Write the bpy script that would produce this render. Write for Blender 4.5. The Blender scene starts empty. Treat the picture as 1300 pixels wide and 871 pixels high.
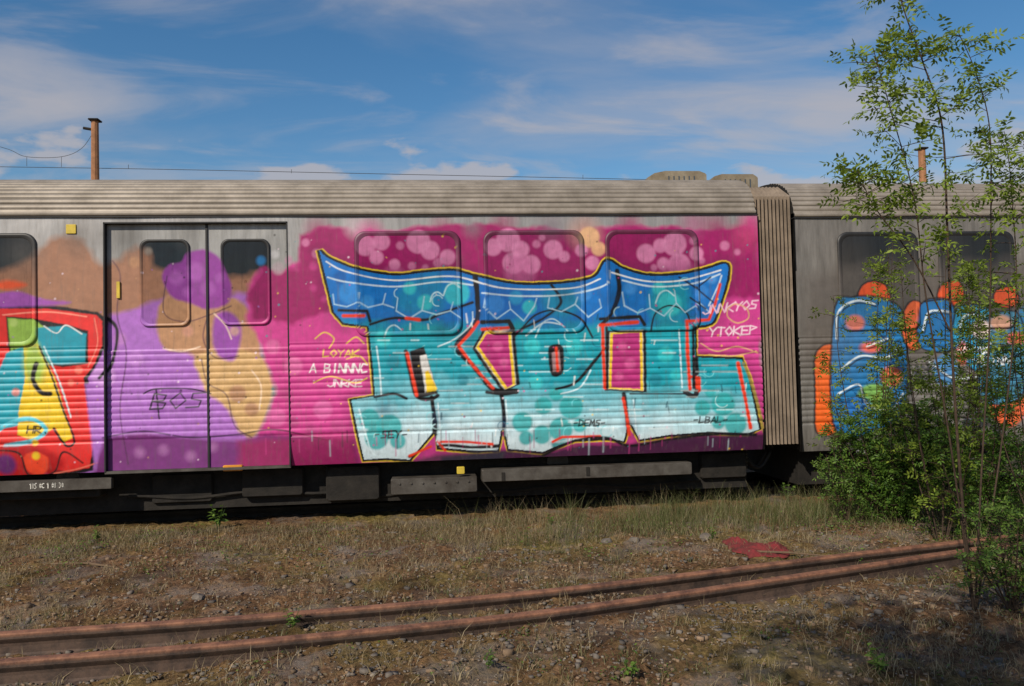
import bpy, math, random
import numpy as np
from mathutils import Vector
random.seed(7); rng = np.random.default_rng(7)
R = math.radians
S = bpy.context.scene
COL = S.collection

# ------------------------------------------------------------------ camera
FPX, CX, CY = 1000.0, 650.0, 435.5
YAW, PITCH, ROLL = math.atan(.10), math.atan(.0345), .0235
EYE = np.array([0., 0., 1.75])
fw = np.array([math.sin(YAW)*math.cos(PITCH), math.cos(YAW)*math.cos(PITCH), math.sin(PITCH)])
r0 = np.array([math.cos(YAW), -math.sin(YAW), 0.]); u0 = np.cross(r0, fw)
rt = r0*math.cos(ROLL) - u0*math.sin(ROLL); up = r0*math.sin(ROLL) + u0*math.cos(ROLL)
cd = bpy.data.cameras.new('camera'); cam = bpy.data.objects.new('camera', cd); COL.objects.link(cam)
from mathutils import Matrix
cam.matrix_world = Matrix(((rt[0], up[0], -fw[0], EYE[0]), (rt[1], up[1], -fw[1], EYE[1]), (rt[2], up[2], -fw[2], EYE[2]), (0, 0, 0, 1)))
cd.sensor_fit = 'HORIZONTAL'; cd.sensor_width = 36; cd.lens = 36*FPX/1300; cd.clip_end = 3000; cd.clip_start = .05
S.camera = cam

# ------------------------------------------------------------------ sky, sun, exposure
SUN_EL, SUN_AZ = R(38), R(217)            # azimuth measured from +Y clockwise (towards +X)
sd = np.array([math.sin(SUN_AZ)*math.cos(SUN_EL), math.cos(SUN_AZ)*math.cos(SUN_EL), math.sin(SUN_EL)])
W = bpy.data.worlds.new('World'); S.world = W; W.use_nodes = True
nt = W.node_tree; nt.nodes.clear()
N = nt.nodes.new; L = nt.links.new
out = N('ShaderNodeOutputWorld'); bg = N('ShaderNodeBackground'); bg.inputs[1].default_value = .093
sky = N('ShaderNodeTexSky'); sky.sky_type = 'NISHITA'; sky.sun_disc = False
sky.sun_elevation = SUN_EL; sky.sun_rotation = SUN_AZ; sky.air_density = 1.15; sky.dust_density = .25; sky.ozone_density = 2.2
tc = N('ShaderNodeTexCoord'); sep = N('ShaderNodeSeparateXYZ'); L(tc.outputs['Generated'], sep.inputs[0])
def mth(op, a=None, b=None, clamp=False):
    m = N('ShaderNodeMath'); m.operation = op; m.use_clamp = clamp
    for i, v in enumerate((a, b)):
        if v is None: continue
        if isinstance(v, (int, float)): m.inputs[i].default_value = v
        else: L(v, m.inputs[i])
    return m.outputs[0]
zc = mth('MAXIMUM', mth('ADD', sep.outputs[2], .10), .03)
px_ = mth('DIVIDE', sep.outputs[0], zc); py_ = mth('DIVIDE', sep.outputs[1], zc)
cmb = N('ShaderNodeCombineXYZ'); L(px_, cmb.inputs[0]); L(py_, cmb.inputs[1])
def cloud(scale, sx, sy, rot, loc, lo, hi, detail=9, rough=.55, dist=.35):
    mp = N('ShaderNodeMapping'); mp.inputs['Scale'].default_value = (sx, sy, 1); mp.inputs['Rotation'].default_value = (0, 0, rot); mp.inputs['Location'].default_value = loc
    L(cmb.outputs[0], mp.inputs[0])
    n = N('ShaderNodeTexNoise'); n.inputs['Scale'].default_value = scale; n.inputs['Detail'].default_value = detail; n.inputs['Roughness'].default_value = rough; n.inputs['Distortion'].default_value = dist
    L(mp.outputs[0], n.inputs['Vector'])
    mr = N('ShaderNodeMapRange'); mr.interpolation_type = 'SMOOTHSTEP'; mr.inputs[1].default_value = lo; mr.inputs[2].default_value = hi
    L(n.outputs[0], mr.inputs[0]); return mr.outputs[0]
big = cloud(.55, .8, 1.5, R(-28), (3.1, 1.7, 0), .44, .68)
wisp = cloud(2.0, .8, 1.5, R(-35), (9.1, 4.2, 0), .46, .68, 11, .55, .6)
fac = mth('ADD', mth('MULTIPLY', big, .50), mth('MULTIPLY', wisp, .40), True)
# low cumulus near the horizon
mp = N('ShaderNodeMapping'); mp.inputs['Scale'].default_value = (8, 8, 20); mp.inputs['Location'].default_value = (2.3, 1.0, .4); L(tc.outputs['Generated'], mp.inputs[0])
cn = N('ShaderNodeTexNoise'); cn.inputs['Scale'].default_value = 1; cn.inputs['Detail'].default_value = 8; L(mp.outputs[0], cn.inputs['Vector'])
hgt = N('ShaderNodeMapRange'); hgt.inputs[1].default_value = .20; hgt.inputs[2].default_value = .31; hgt.inputs[3].default_value = .08; hgt.inputs[4].default_value = -.22; L(sep.outputs[2], hgt.inputs[0])
cum = N('ShaderNodeMapRange'); cum.interpolation_type = 'SMOOTHSTEP'; cum.inputs[1].default_value = .49; cum.inputs[2].default_value = .58
L(mth('ADD', cn.outputs[0], hgt.outputs[0]), cum.inputs[0])
fac = mth('MAXIMUM', fac, mth('MULTIPLY', cum.outputs[0], .75))
mx = N('ShaderNodeMix'); mx.data_type = 'RGBA'; L(fac, mx.inputs[0])
hs = N('ShaderNodeHueSaturation'); hs.inputs['Saturation'].default_value = 1.32; L(sky.outputs[0], hs.inputs['Color']); L(hs.outputs[0], mx.inputs[6])
mx.inputs[7].default_value = (4.9, 4.6, 4.75, 1)
L(mx.outputs[2], bg.inputs[0]); L(bg.outputs[0], out.inputs[0])
sl = bpy.data.lights.new('sun', 'SUN'); sun = bpy.data.objects.new('sun', sl); COL.objects.link(sun)
sl.energy = 4.5; sl.angle = R(.6); sl.color = (1, .89, .74)
sun.rotation_euler = Vector((-sd[0], -sd[1], -sd[2])).to_track_quat('-Z', 'Y').to_euler()
S.view_settings.view_transform = 'Standard'; S.view_settings.look = 'None'; S.view_settings.exposure = .06; S.view_settings.gamma = 1

# ------------------------------------------------------------------ pixel <-> world helpers
Y0 = 9.25                                  # plane of the railcar's side
def ray(x, y): return fw + rt*(x-CX)/FPX + up*(CY-y)/FPX
def on_y(x, y, Y=Y0):
    d = ray(x, y); t = (Y-EYE[1])/d[1]; return EYE + d*t
def on_z(x, y, Z=0.):
    d = ray(x, y); t = (Z-EYE[2])/d[2]; return EYE + d*t
def proj(P):
    P = np.asarray(P, float) - EYE; z = P @ fw
    return np.stack([CX + FPX*(P @ rt)/z, CY - FPX*(P @ up)/z], -1)
def X(x, y=450, Y=Y0): return on_y(x, y, Y)[0]
def Z(y, x=650, Y=Y0): return on_y(x, y, Y)[2]
def hgt_noise(x, y):
    return (.035*np.sin(x*.9+1.3)*np.cos(y*1.1+.4) + .018*np.sin(x*2.7+y*1.9) + .010*np.sin(x*6.1-y*5.3+1) + .006*np.cos(x*11.3+y*9.1))

# ------------------------------------------------------------------ object helpers
def emp(name, loc=(0, 0, 0), label=None, cat=None, group=None):
    o = bpy.data.objects.new(name, None); o.location = loc; COL.objects.link(o); o.empty_display_size = .2
    return tag(o, label, cat, group)
def tag(o, label=None, cat=None, group=None, kind=None):
    if label: o['label'] = label
    if cat: o['category'] = cat
    if group: o['group'] = group
    if kind: o['kind'] = kind
    return o
def link(name, me, mat, parent=None, smooth=False):
    o = bpy.data.objects.new(name, me); COL.objects.link(o)
    if mat: me.materials.append(mat)
    if parent: o.parent = parent; o.matrix_parent_inverse = Matrix.Translation(-Vector(parent_loc(parent)))
    if smooth: me.polygons.foreach_set('use_smooth', [True]*len(me.polygons))
    return o
def parent_loc(p): return p.location if p.type == 'EMPTY' else (0, 0, 0)
class MB:
    def __init__(s): s.v = []; s.f = []
    def add(s, v, f):
        n = len(s.v); s.v += [tuple(map(float, p)) for p in v]; s.f += [tuple(i+n for i in q) for q in f]; return s
    def box(s, x0, x1, y0, y1, z0, z1, bev=0):
        if bev <= 0:
            return s.add([(x, y, z) for x in (x0, x1) for y in (y0, y1) for z in (z0, z1)], [(0,1,3,2),(4,6,7,5),(0,4,5,1),(2,3,7,6),(0,2,6,4),(1,5,7,3)])
        b = bev; P = [(x0+b, z0), (x1-b, z0), (x1, z0+b), (x1, z1-b), (x1-b, z1), (x0+b, z1), (x0, z1-b), (x0, z0+b)]
        n = 8; v = []
        for yy, ins in ((y0, b), (y0+b, 0), (y1, 0)):
            cx, cz = (x0+x1)/2, (z0+z1)/2
            for (px, pz) in P: v.append((px+(ins if px < cx else -ins)*.6, yy, pz+(ins if pz < cz else -ins)*.6))
        f = [tuple(range(n))[::-1]]
        for k in range(2):
            for i in range(n): f.append((k*n+i, k*n+(i+1) % n, (k+1)*n+(i+1) % n, (k+1)*n+i))
        f.append(tuple(2*n+i for i in range(n)))
        return s.add(v, f)
    def tube(s, pts, rad, n=8, cap=True):
        pts = [Vector(map(float, p)) for p in pts]; m = len(pts)
        rads = rad if hasattr(rad, '__len__') else [rad]*m
        v = []
        for i, p in enumerate(pts):
            t = (pts[min(i+1, m-1)]-pts[max(i-1, 0)]).normalized()
            a = Vector((0, 0, 1)) if abs(t.z) < .9 else Vector((1, 0, 0))
            a = (a - t*a.dot(t)).normalized(); b = t.cross(a)
            for k in range(n):
                an = 2*math.pi*k/n; v.append(p+(a*math.cos(an)+b*math.sin(an))*rads[i])
        f = [(i*n+k, i*n+(k+1) % n, (i+1)*n+(k+1) % n, (i+1)*n+k) for i in range(m-1) for k in range(n)]
        if cap: f += [tuple(range(n))[::-1], tuple((m-1)*n+k for k in range(n))]
        return s.add(v, f)
    def lathe(s, prof, c, n=24, axis='z'):
        v = []
        for (r, h) in prof:
            for k in range(n):
                a = 2*math.pi*k/n
                v.append((c[0]+r*math.cos(a), c[1]+r*math.sin(a), c[2]+h) if axis == 'z' else (c[0]+r*math.cos(a), c[1]+h, c[2]+r*math.sin(a)))
        m = len(prof)
        f = [(i*n+k, i*n+(k+1) % n, (i+1)*n+(k+1) % n, (i+1)*n+k) for i in range(m-1) for k in range(n)]
        f += [tuple(range(n)), tuple((m-1)*n+k for k in range(n))]
        return s.add(v, f)
    def mesh(s, name):
        me = bpy.data.meshes.new(name); me.from_pydata(s.v, [], s.f); me.update(); return me
    def build(s, name, mat, parent=None, smooth=False): return link(name, s.mesh(name), mat, parent, smooth)
def npmesh(name, V, F):
    """V (n,3), F (m,k) arrays"""
    me = bpy.data.meshes.new(name); V = np.asarray(V, np.float32); F = np.asarray(F, np.int32); k = F.shape[1]
    me.vertices.add(len(V)); me.vertices.foreach_set('co', V.ravel())
    me.loops.add(F.size); me.loops.foreach_set('vertex_index', F.ravel())
    me.polygons.add(len(F)); me.polygons.foreach_set('loop_start', np.arange(0, F.size, k, dtype=np.int32)); me.polygons.foreach_set('loop_total', np.full(len(F), k, np.int32))
    me.update(calc_edges=True); me.validate(); return me
def gridmesh(name, xs, zs, yfun):
    xs = np.asarray(xs); zs = np.asarray(zs); gx, gz = np.meshgrid(xs, zs)
    V = np.stack([gx, yfun(gx, gz), gz], -1).reshape(-1, 3); nx = len(xs); nz = len(zs)
    i = (np.arange(nz-1)[:, None]*nx + np.arange(nx-1)[None]).ravel()
    return npmesh(name, V, np.stack([i, i+1, i+nx+1, i+nx], 1))

# ------------------------------------------------------------------ materials
def lin(c):
    c = np.asarray(c, float)/255.; return np.where(c <= .04045, c/12.92, ((c+.055)/1.055)**2.4)
def newmat(name):
    m = bpy.data.materials.new(name); m.use_nodes = True; return m, m.node_tree, m.node_tree.nodes['Principled BSDF']
def mat(name, col, rough=.6, metal=0, var=.25, scale=6, bump=.0, bscale=40, spec=.4, col2=None, thr=(.45, .65)):
    m, t, b = newmat(name); n = t.nodes; l = t.links
    tx = n.new('ShaderNodeTexCoord')
    no = n.new('ShaderNodeTexNoise'); no.inputs['Scale'].default_value = scale; no.inputs['Detail'].default_value = 8; no.inputs['Roughness'].default_value = .65; l.new(tx.outputs['Object'], no.inputs['Vector'])
    cr = n.new('ShaderNodeValToRGB'); l.new(no.outputs[0], cr.inputs[0])
    c = np.array(col, float); c2 = np.array(col2, float) if col2 else c*(1-var)
    cr.color_ramp.elements[0].position = thr[0]-.1; cr.color_ramp.elements[1].position = thr[1]+.1
    cr.color_ramp.elements[0].color = (*c2, 1); cr.color_ramp.elements[1].color = (*(c*(1+var*.6)), 1)
    l.new(cr.outputs[0], b.inputs['Base Color'])
    b.inputs['Roughness'].default_value = rough; b.inputs['Metallic'].default_value = metal; b.inputs['Specular IOR Level'].default_value = spec
    if bump:
        nb = n.new('ShaderNodeTexNoise'); nb.inputs['Scale'].default_value = bscale; nb.inputs['Detail'].default_value = 6; l.new(tx.outputs['Object'], nb.inputs['Vector'])
        bm = n.new('ShaderNodeBump'); bm.inputs['Strength'].default_value = bump; bm.inputs['Distance'].default_value = .01; l.new(nb.outputs[0], bm.inputs['Height']); l.new(bm.outputs[0], b.inputs['Normal'])
    return m
def paintmat(name, base, rough=.45, metal=.55, prough=.5, streak=True, dirt=.35):
    """bare surface that takes the spray paint stored in the mesh attribute 'paint' (rgb + coverage)"""
    m, t, b = newmat(name); n = t.nodes; l = t.links
    tx = n.new('ShaderNodeTexCoord'); mp = n.new('ShaderNodeMapping'); mp.inputs['Scale'].default_value = (7, 7, .8); l.new(tx.outputs['Object'], mp.inputs[0])
    no = n.new('ShaderNodeTexNoise'); no.inputs['Scale'].default_value = 1.6; no.inputs['Detail'].default_value = 9; no.inputs['Roughness'].default_value = .7; l.new(mp.outputs[0], no.inputs['Vector'])
    cr = n.new('ShaderNodeValToRGB'); l.new(no.outputs[0], cr.inputs[0]); c = np.array(base, float)
    cr.color_ramp.elements[0].position = .3; cr.color_ramp.elements[1].position = .72
    cr.color_ramp.elements[0].color = (*(c*(1-dirt)), 1); cr.color_ramp.elements[1].color = (*(c*1.12), 1)
    at = n.new('ShaderNodeAttribute'); at.attribute_name = 'paint'
    gm_ = n.new('ShaderNodeMapping'); gm_.inputs['Scale'].default_value = (11, 11, 1.1); l.new(tx.outputs['Object'], gm_.inputs[0]); g1 = n.new('ShaderNodeTexNoise'); g1.inputs['Scale'].default_value = 2.2; g1.inputs['Detail'].default_value = 10; g1.inputs['Roughness'].default_value = .75; l.new(gm_.outputs[0], g1.inputs['Vector'])
    g2 = n.new('ShaderNodeMapRange'); g2.inputs[1].default_value = .52; g2.inputs[2].default_value = .80; g2.inputs[4].default_value = .55; l.new(g1.outputs[0], g2.inputs[0])
    n2 = n.new('ShaderNodeTexNoise'); n2.inputs['Scale'].default_value = 14; n2.inputs['Detail'].default_value = 8; l.new(tx.outputs['Object'], n2.inputs['Vector'])
    mr = n.new('ShaderNodeMapRange'); mr.inputs[1].default_value = .25; mr.inputs[2].default_value = .8; mr.inputs[3].default_value = .82; mr.inputs[4].default_value = 1.12; l.new(n2.outputs[0], mr.inputs[0])
    vm = n.new('ShaderNodeVectorMath'); vm.operation = 'SCALE'; l.new(at.outputs['Color'], vm.inputs[0]); l.new(mr.outputs[0], vm.inputs['Scale'])
    mx = n.new('ShaderNodeMix'); mx.data_type = 'RGBA'; l.new(at.outputs['Alpha'], mx.inputs[0]); l.new(cr.outputs[0], mx.inputs[6]); l.new(vm.outputs[0], mx.inputs[7]); gx2 = n.new('ShaderNodeMix'); gx2.data_type = 'RGBA'; l.new(g2.outputs[0], gx2.inputs[0]); l.new(mx.outputs[2], gx2.inputs[6]); gx2.inputs[7].default_value = (base[0]*.32, base[1]*.29, base[2]*.25, 1); l.new(gx2.outputs[2], b.inputs['Base Color'])
    def mixf(a0, a1, inp):
        q = n.new('ShaderNodeMapRange'); q.inputs[3].default_value = a0; q.inputs[4].default_value = a1; l.new(at.outputs['Alpha'], q.inputs[0]); l.new(q.outputs[0], b.inputs[inp])
    mixf(rough, prough, 'Roughness'); mixf(metal, 0, 'Metallic')
    b.inputs['Specular IOR Level'].default_value = .45
    nb = n.new('ShaderNodeTexNoise'); nb.inputs['Scale'].default_value = 3; l.new(tx.outputs['Object'], nb.inputs['Vector'])
    bm = n.new('ShaderNodeBump'); bm.inputs['Strength'].default_value = .25; bm.inputs['Distance'].default_value = .02; l.new(nb.outputs[0], bm.inputs['Height']); l.new(bm.outputs[0], b.inputs['Normal'])
    return m
M = {}
M['steel'] = paintmat('painted_steel', (.40, .39, .385), .42, .45)
M['pane'] = paintmat('window_pane', (.014, .017, .020), .12, 0, .14, dirt=.5)
M['steel2'] = paintmat('shaded_steel', (.25, .235, .215), .5, .3, dirt=.5)  # darker copy of the car steel; shade from the bushes put into its colour
M['doorsteel'] = paintmat('door_steel', (.34, .34, .335), .45, .35)
M['roof'] = mat('roof_ribs', (.30, .265, .225), .55, .25, .3, 3, .1, 30, col2=(.19, .165, .135))
def add_groove_shade(m):  # puts the shade between the roof ribs into the base colour
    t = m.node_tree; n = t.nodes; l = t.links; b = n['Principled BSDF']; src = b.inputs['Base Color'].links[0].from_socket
    at = n.new('ShaderNodeAttribute'); at.attribute_name = 'groove_shade'; mx = n.new('ShaderNodeMix'); mx.data_type = 'RGBA'; l.new(at.outputs['Fac'], mx.inputs[0]); l.new(src, mx.inputs[6]); mx.inputs[7].default_value = (.035, .028, .022, 1); l.new(mx.outputs[2], b.inputs['Base Color'])
add_groove_shade(M['roof'])
M['rubber'] = mat('black_rubber', (.018, .018, .02), .6)
M['gasket'] = paintmat('window_gasket', (.02, .021, .023), .5, 0, .5)
M['dark'] = mat('grimy_underframe', (.020, .017, .014), .9, 0, .5, 6, .5, col2=(.008, .007, .006))
M['grey'] = mat('grey_painted_box', (.095, .088, .078), .6, .2, .3, 5, .1, col2=(.038, .031, .025))
M['bellows'] = mat('bellows_fabric', (.27, .215, .165), .8, 0, .35, 4, .2)
M['vent'] = mat('roof_unit_metal', (.42, .44, .45), .35, .6, .2, 5)
M['ventd'] = mat('roof_unit_dark', (.09, .11, .13), .4, .5, .2, 5)
M['tanmetal'] = mat('roof_unit_tan', (.36, .30, .21), .4, .5, .3, 4, col2=(.20, .15, .09))
def rustmat():
    m, t, b = newmat('rusty_rail'); n = t.nodes; l = t.links; tx = n.new('ShaderNodeTexCoord')
    no = n.new('ShaderNodeTexNoise'); no.inputs['Scale'].default_value = 7; no.inputs['Detail'].default_value = 12; no.inputs['Roughness'].default_value = .8; l.new(tx.outputs['Object'], no.inputs['Vector'])
    def rp(a, b_):
        r_ = n.new('ShaderNodeValToRGB'); r_.color_ramp.elements[0].position = .40; r_.color_ramp.elements[1].position = .58; r_.color_ramp.elements[0].color = (*a, 1); r_.color_ramp.elements[1].color = (*b_, 1); l.new(no.outputs[0], r_.inputs[0]); return r_.outputs[0]
    sp = n.new('ShaderNodeSeparateXYZ'); l.new(tx.outputs['Object'], sp.inputs[0]); mr = n.new('ShaderNodeMapRange'); mr.inputs[1].default_value = .092; mr.inputs[2].default_value = .112; l.new(sp.outputs[2], mr.inputs[0])
    mx = n.new('ShaderNodeMix'); mx.data_type = 'RGBA'; l.new(mr.outputs[0], mx.inputs[0]); l.new(rp((.030, .020, .016), (.09, .056, .040)), mx.inputs[6]); l.new(rp((.085, .036, .022), (.25, .112, .062)), mx.inputs[7]); l.new(mx.outputs[2], b.inputs['Base Color'])
    b.inputs['Roughness'].default_value = .8; bm = n.new('ShaderNodeBump'); bm.inputs['Strength'].default_value = .5; bm.inputs['Distance'].default_value = .006; l.new(no.outputs[0], bm.inputs['Height']); l.new(bm.outputs[0], b.inputs['Normal']); return m
M['rust'] = rustmat()
M['railtop'] = mat('worn_rail_top', (.24, .12, .075), .5, .4, .4, 12, .2, 60)
M['wood'] = mat('weathered_timber', (.085, .06, .042), .9, 0, .5, 10, .6, 30)
M['mast'] = mat('rusty_brown_mast', (.34, .16, .075), .8, 0, .3, 6, .2)
M['wire'] = mat('contact_wire', (.05, .05, .055), .6)
M['orange'] = mat('orange_lamp', (.65, .27, .03), .4)
M['white'] = mat('white_lamp', (.7, .68, .62), .4)
M['yellow'] = mat('yellow_enamel', (.62, .46, .05), .5)
M['cloth'] = mat('red_cloth', (.19, .018, .022), .9, 0, .5, 9, .4, col2=(.10, .02, .018))
M['black'] = mat('black_lettering', (.01, .01, .01), .6)
M['bark'] = mat('brown_bark', (.060, .038, .024), .9, 0, .5, 30, .5, 80)
M['stick'] = mat('dry_stick', (.15, .10, .06), .9, 0, .3, 20)
M['stone'] = mat('ballast_stone', (.17, .145, .12), .9, 0, .5, 3, .3, 30, col2=(.07, .06, .052))
def leafmat(name, c1, c2, trans=.35):
    m, t, b = newmat(name); n = t.nodes; l = t.links
    at = n.new('ShaderNodeAttribute'); at.attribute_name = 'tone'
    mx = n.new('ShaderNodeMix'); mx.data_type = 'RGBA'; l.new(at.outputs['Fac'], mx.inputs[0]); mx.inputs[6].default_value = (*c1, 1); mx.inputs[7].default_value = (*c2, 1)
    l.new(mx.outputs[2], b.inputs['Base Color']); b.inputs['Roughness'].default_value = .55; b.inputs['Specular IOR Level'].default_value = .35
    tr = n.new('ShaderNodeBsdfTranslucent'); l.new(mx.outputs[2], tr.inputs[0]); ms = n.new('ShaderNodeMixShader'); ms.inputs[0].default_value = trans
    l.new(b.outputs[0], ms.inputs[1]); l.new(tr.outputs[0], ms.inputs[2]); l.new(ms.outputs[0], n['Material Output'].inputs[0]); return m
M['leaf'] = leafmat('locust_leaf', (.09, .15, .018), (.30, .40, .05), .5)
M['bush'] = leafmat('bush_leaf', (.03, .085, .014), (.15, .27, .035), .45)
M['weed'] = leafmat('weed_leaf', (.05, .11, .02), (.17, .27, .045), .4)
M['dry'] = leafmat('dry_grass', (.13, .095, .045), (.42, .34, .20), .3)
M['grass'] = leafmat('green_grass', (.06, .075, .022), (.19, .20, .075), .35)

# ------------------------------------------------------------------ spray paint, rasterised on the wall plane
PX0, PY0, PW, PH, SS = -70, 255, 1420, 380, 2
buf = np.zeros((PH*SS, PW*SS, 4), np.float32)
yy, xx = np.mgrid[0:PH*SS, 0:PW*SS].astype(np.float32)
xx = xx/SS + PX0 + .25; yy = yy/SS + PY0 + .25
def smooth_noise(sc, seed):
    r = np.random.default_rng(seed); gw, gh = int(PW/sc)+3, int(PH/sc)+3; g = r.random((gh, gw)).astype(np.float32)
    u = (xx-PX0)/sc; v = (yy-PY0)/sc; i = u.astype(int); j = v.astype(int); fu = u-i; fv = v-j; fu = fu*fu*(3-2*fu); fv = fv*fv*(3-2*fv)
    return (g[j, i]*(1-fu)+g[j, i+1]*fu)*(1-fv) + (g[j+1, i]*(1-fu)+g[j+1, i+1]*fu)*fv
NZ1 = smooth_noise(38, 1)*.5+smooth_noise(17, 2)*.3+smooth_noise(7, 3)*.2
NZ3 = smooth_noise(5, 21)*.6+smooth_noise(2.4, 22)*.4
NZ2 = smooth_noise(24, 5)*.5+smooth_noise(10, 6)*.3+smooth_noise(4, 8)*.2
def spline(pts, closed=False, n=10):
    P = np.array(pts, float); m = len(P); out_ = []
    idx = range(m if closed else m-1)
    for i in idx:
        if closed: p0, p1, p2, p3 = P[(i-1) % m], P[i], P[(i+1) % m], P[(i+2) % m]
        else: p0, p1, p2, p3 = P[max(i-1, 0)], P[i], P[i+1], P[min(i+2, m-1)]
        t = np.linspace(0, 1, n, endpoint=False)[:, None]
        out_.append(.5*((2*p1)+(-p0+p2)*t+(2*p0-5*p1+4*p2-p3)*t**2+(-p0+3*p1-3*p2+p3)*t**3))
    o = np.concatenate(out_); 
    return o if closed else np.vstack([o, P[-1]])
def win(pts, pad):
    P = np.asarray(pts); x0, y0 = P.min(0)-pad; x1, y1 = P.max(0)+pad
    a = max(0, int((x0-PX0)*SS)); b_ = min(PW*SS, int((x1-PX0)*SS)+2); c = max(0, int((y0-PY0)*SS)); d = min(PH*SS, int((y1-PY0)*SS)+2)
    return slice(c, max(c, d)), slice(a, max(a, b_))
def inside(P, sl):
    x = xx[sl]; y = yy[sl]; c = np.zeros(x.shape, bool); n = len(P)
    for i in range(n):
        x1, y1 = P[i]; x2, y2 = P[(i+1) % n]
        if y1 == y2: continue
        m = ((y1 > y) != (y2 > y)) & (x < (x2-x1)*(y-y1)/(y2-y1)+x1); c ^= m
    return c
def dist(P, sl, closed=False):
    x = xx[sl]; y = yy[sl]; d = np.full(x.shape, 1e9, np.float32); n = len(P)
    for i in range(n if closed else n-1):
        a = P[i]; b_ = P[(i+1) % n]; v = b_-a; q = max(v @ v, 1e-9)
        t = np.clip(((x-a[0])*v[0]+(y-a[1])*v[1])/q, 0, 1)
        d = np.minimum(d, (x-a[0]-t*v[0])**2+(y-a[1]-t*v[1])**2)
    return np.sqrt(d)
CLIP = None
def comp(sl, a, col):
    if CLIP is not None: a = a*CLIP[sl]
    c = lin(col).astype(np.float32); B = buf[sl]; a = a.astype(np.float32)
    na = a+B[..., 3]*(1-a); s = np.maximum(na, 1e-6)[..., None]
    B[..., :3] = (c*a[..., None]+B[..., :3]*(B[..., 3]*(1-a))[..., None])/s; B[..., 3] = na
def fill(pts, col, soft=.5, alpha=1., sm=False, rough_=0.):
    P = spline(pts, True) if sm else np.array(pts, float)
    sl = win(P, soft*2+rough_+1)
    if xx[sl].size == 0: return P
    sg = np.where(inside(P, sl), 1, -1)*dist(P, sl, True)
    if rough_: sg = sg + (NZ1[sl]-.5)*rough_*2
    sg = sg+(NZ3[sl]-.5)*1.3; comp(sl, np.clip(sg/soft*.5+.5, 0, 1)*alpha, col); return P
def stroke(pts, col, w=2., soft=.5, alpha=1., sm=True, closed=False):
    P = spline(pts, closed) if sm else np.array(pts, float)
    sl = win(P, w+soft*2+1)
    if xx[sl].size == 0: return
    d = dist(P, sl, closed); ww = w*(.62+.8*NZ2[sl])/2; comp(sl, np.clip((ww-d)/soft*.5+.5, 0, 1)*alpha, col)
    if w > 2.5 and soft < .9: comp(sl, np.clip(1-(d-ww)/2.6, 0, 1)**2*.22*alpha, col)
def disc(x, y, r, col, soft=1., alpha=1., ry=None):
    ry = ry or r; P = np.array([(x-r, y-ry), (x+r, y+ry)]); sl = win(P, soft*2+1)
    if xx[sl].size == 0: return
    d = np.sqrt(((xx[sl]-x)/r)**2+((yy[sl]-y)/ry)**2); comp(sl, np.clip((1-d)*min(r, ry)/soft*.5+.5, 0, 1)*alpha, col)
def fade(y0, y1, col, alpha, mask=None):
    """a mist of paint growing from y0 to y1"""
    a = np.clip((yy-y0)/(y1-y0), 0, 1); a = a*a*(3-2*a)*alpha
    if mask is not None: a = a*mask
    comp((slice(None), slice(None)), a, col)
MAG, PINK, PUR, DPUR, TAN = (152, 20, 96), (202, 62, 142), (170, 108, 196), (96, 36, 104), (182, 136, 100)
BLU, TEAL, LTEAL, PALE, BLK, WHT, YEL, RED = (12, 110, 192), (12, 152, 170), (52, 194, 200), (176, 208, 222), (16, 14, 20), (236, 236, 234), (232, 196, 40), (226, 58, 26)
# --- misty backgrounds, left to right
fill([(-60, 352), (0, 345), (30, 332), (52, 312), (82, 302), (108, 308), (128, 332), (136, 330), (150, 330), (163, 318), (176, 314), (192, 322), (206, 340), (300, 350), (330, 350), (320, 420), (214, 420), (140, 440), (-60, 440)], (158, 112, 86), 5, .97, True, 8)
fill([(136, 400), (220, 372), (330, 372), (332, 600), (-60, 625), (-60, 470), (60, 460), (110, 470)], PUR, 4, 1, False, 6)
fill([(200, 392), (212, 372), (240, 378), (270, 372), (300, 380), (320, 400), (330, 440), (326, 470), (300, 474), (262, 470), (240, 448), (204, 440)], TAN, 2.5, 1, True, 4)
fill([(250, 452), (290, 440), (330, 452), (346, 486), (340, 520), (322, 556), (300, 548), (288, 520), (262, 498), (250, 476)], (205, 166, 112), 2.5, 1, True, 4)
fill([(314, 360), (330, 340), (352, 345), (380, 330), (380, 300), (405, 290), (970, 290), (968, 460), (978, 556), (975, 600), (330, 600), (326, 552), (346, 500), (330, 440), (312, 400)], PINK, 3.5, 1, False, 7)
fill([(312, 372), (334, 338), (378, 344), (378, 296), (430, 289), (520, 291), (640, 287), (790, 292), (960, 284), (966, 380), (760, 372), (560, 372), (424, 392), (372, 410), (322, 404)], MAG, 3.5, 1, False, 9)
# overspray up the smooth frieze
for (x, y, r, a, c) in [(402, 292, 16, .6, MAG), (452, 288, 14, .8, (190, 170, 180)), (470, 296, 16, .7, PINK), (560, 287, 14, .5, MAG), (600, 290, 12, .6, (120, 110, 120)), (640, 284, 16, .6, MAG), (700, 288, 18, .6, (110, 95, 110)), (742, 296, 20, .9, (186, 140, 130)), (800, 286, 16, .7, MAG), (880, 284, 18, .6, (170, 80, 130)), (908, 290, 18, .7, MAG), (954, 283, 16, .9, (190, 60, 130)), (948, 300, 18, .7, (185, 60, 110)), (345, 300, 0.1, .1, MAG), (30, 322, 26, .4, (110, 105, 100)), (100, 300, 24, .5, (86, 80, 76)), (160, 300, 26, .55, (70, 68, 66)), (240, 296, 20, .4, (90, 88, 86))]:
    disc(x, y, r*.85, c, r*.6, a)
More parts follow.
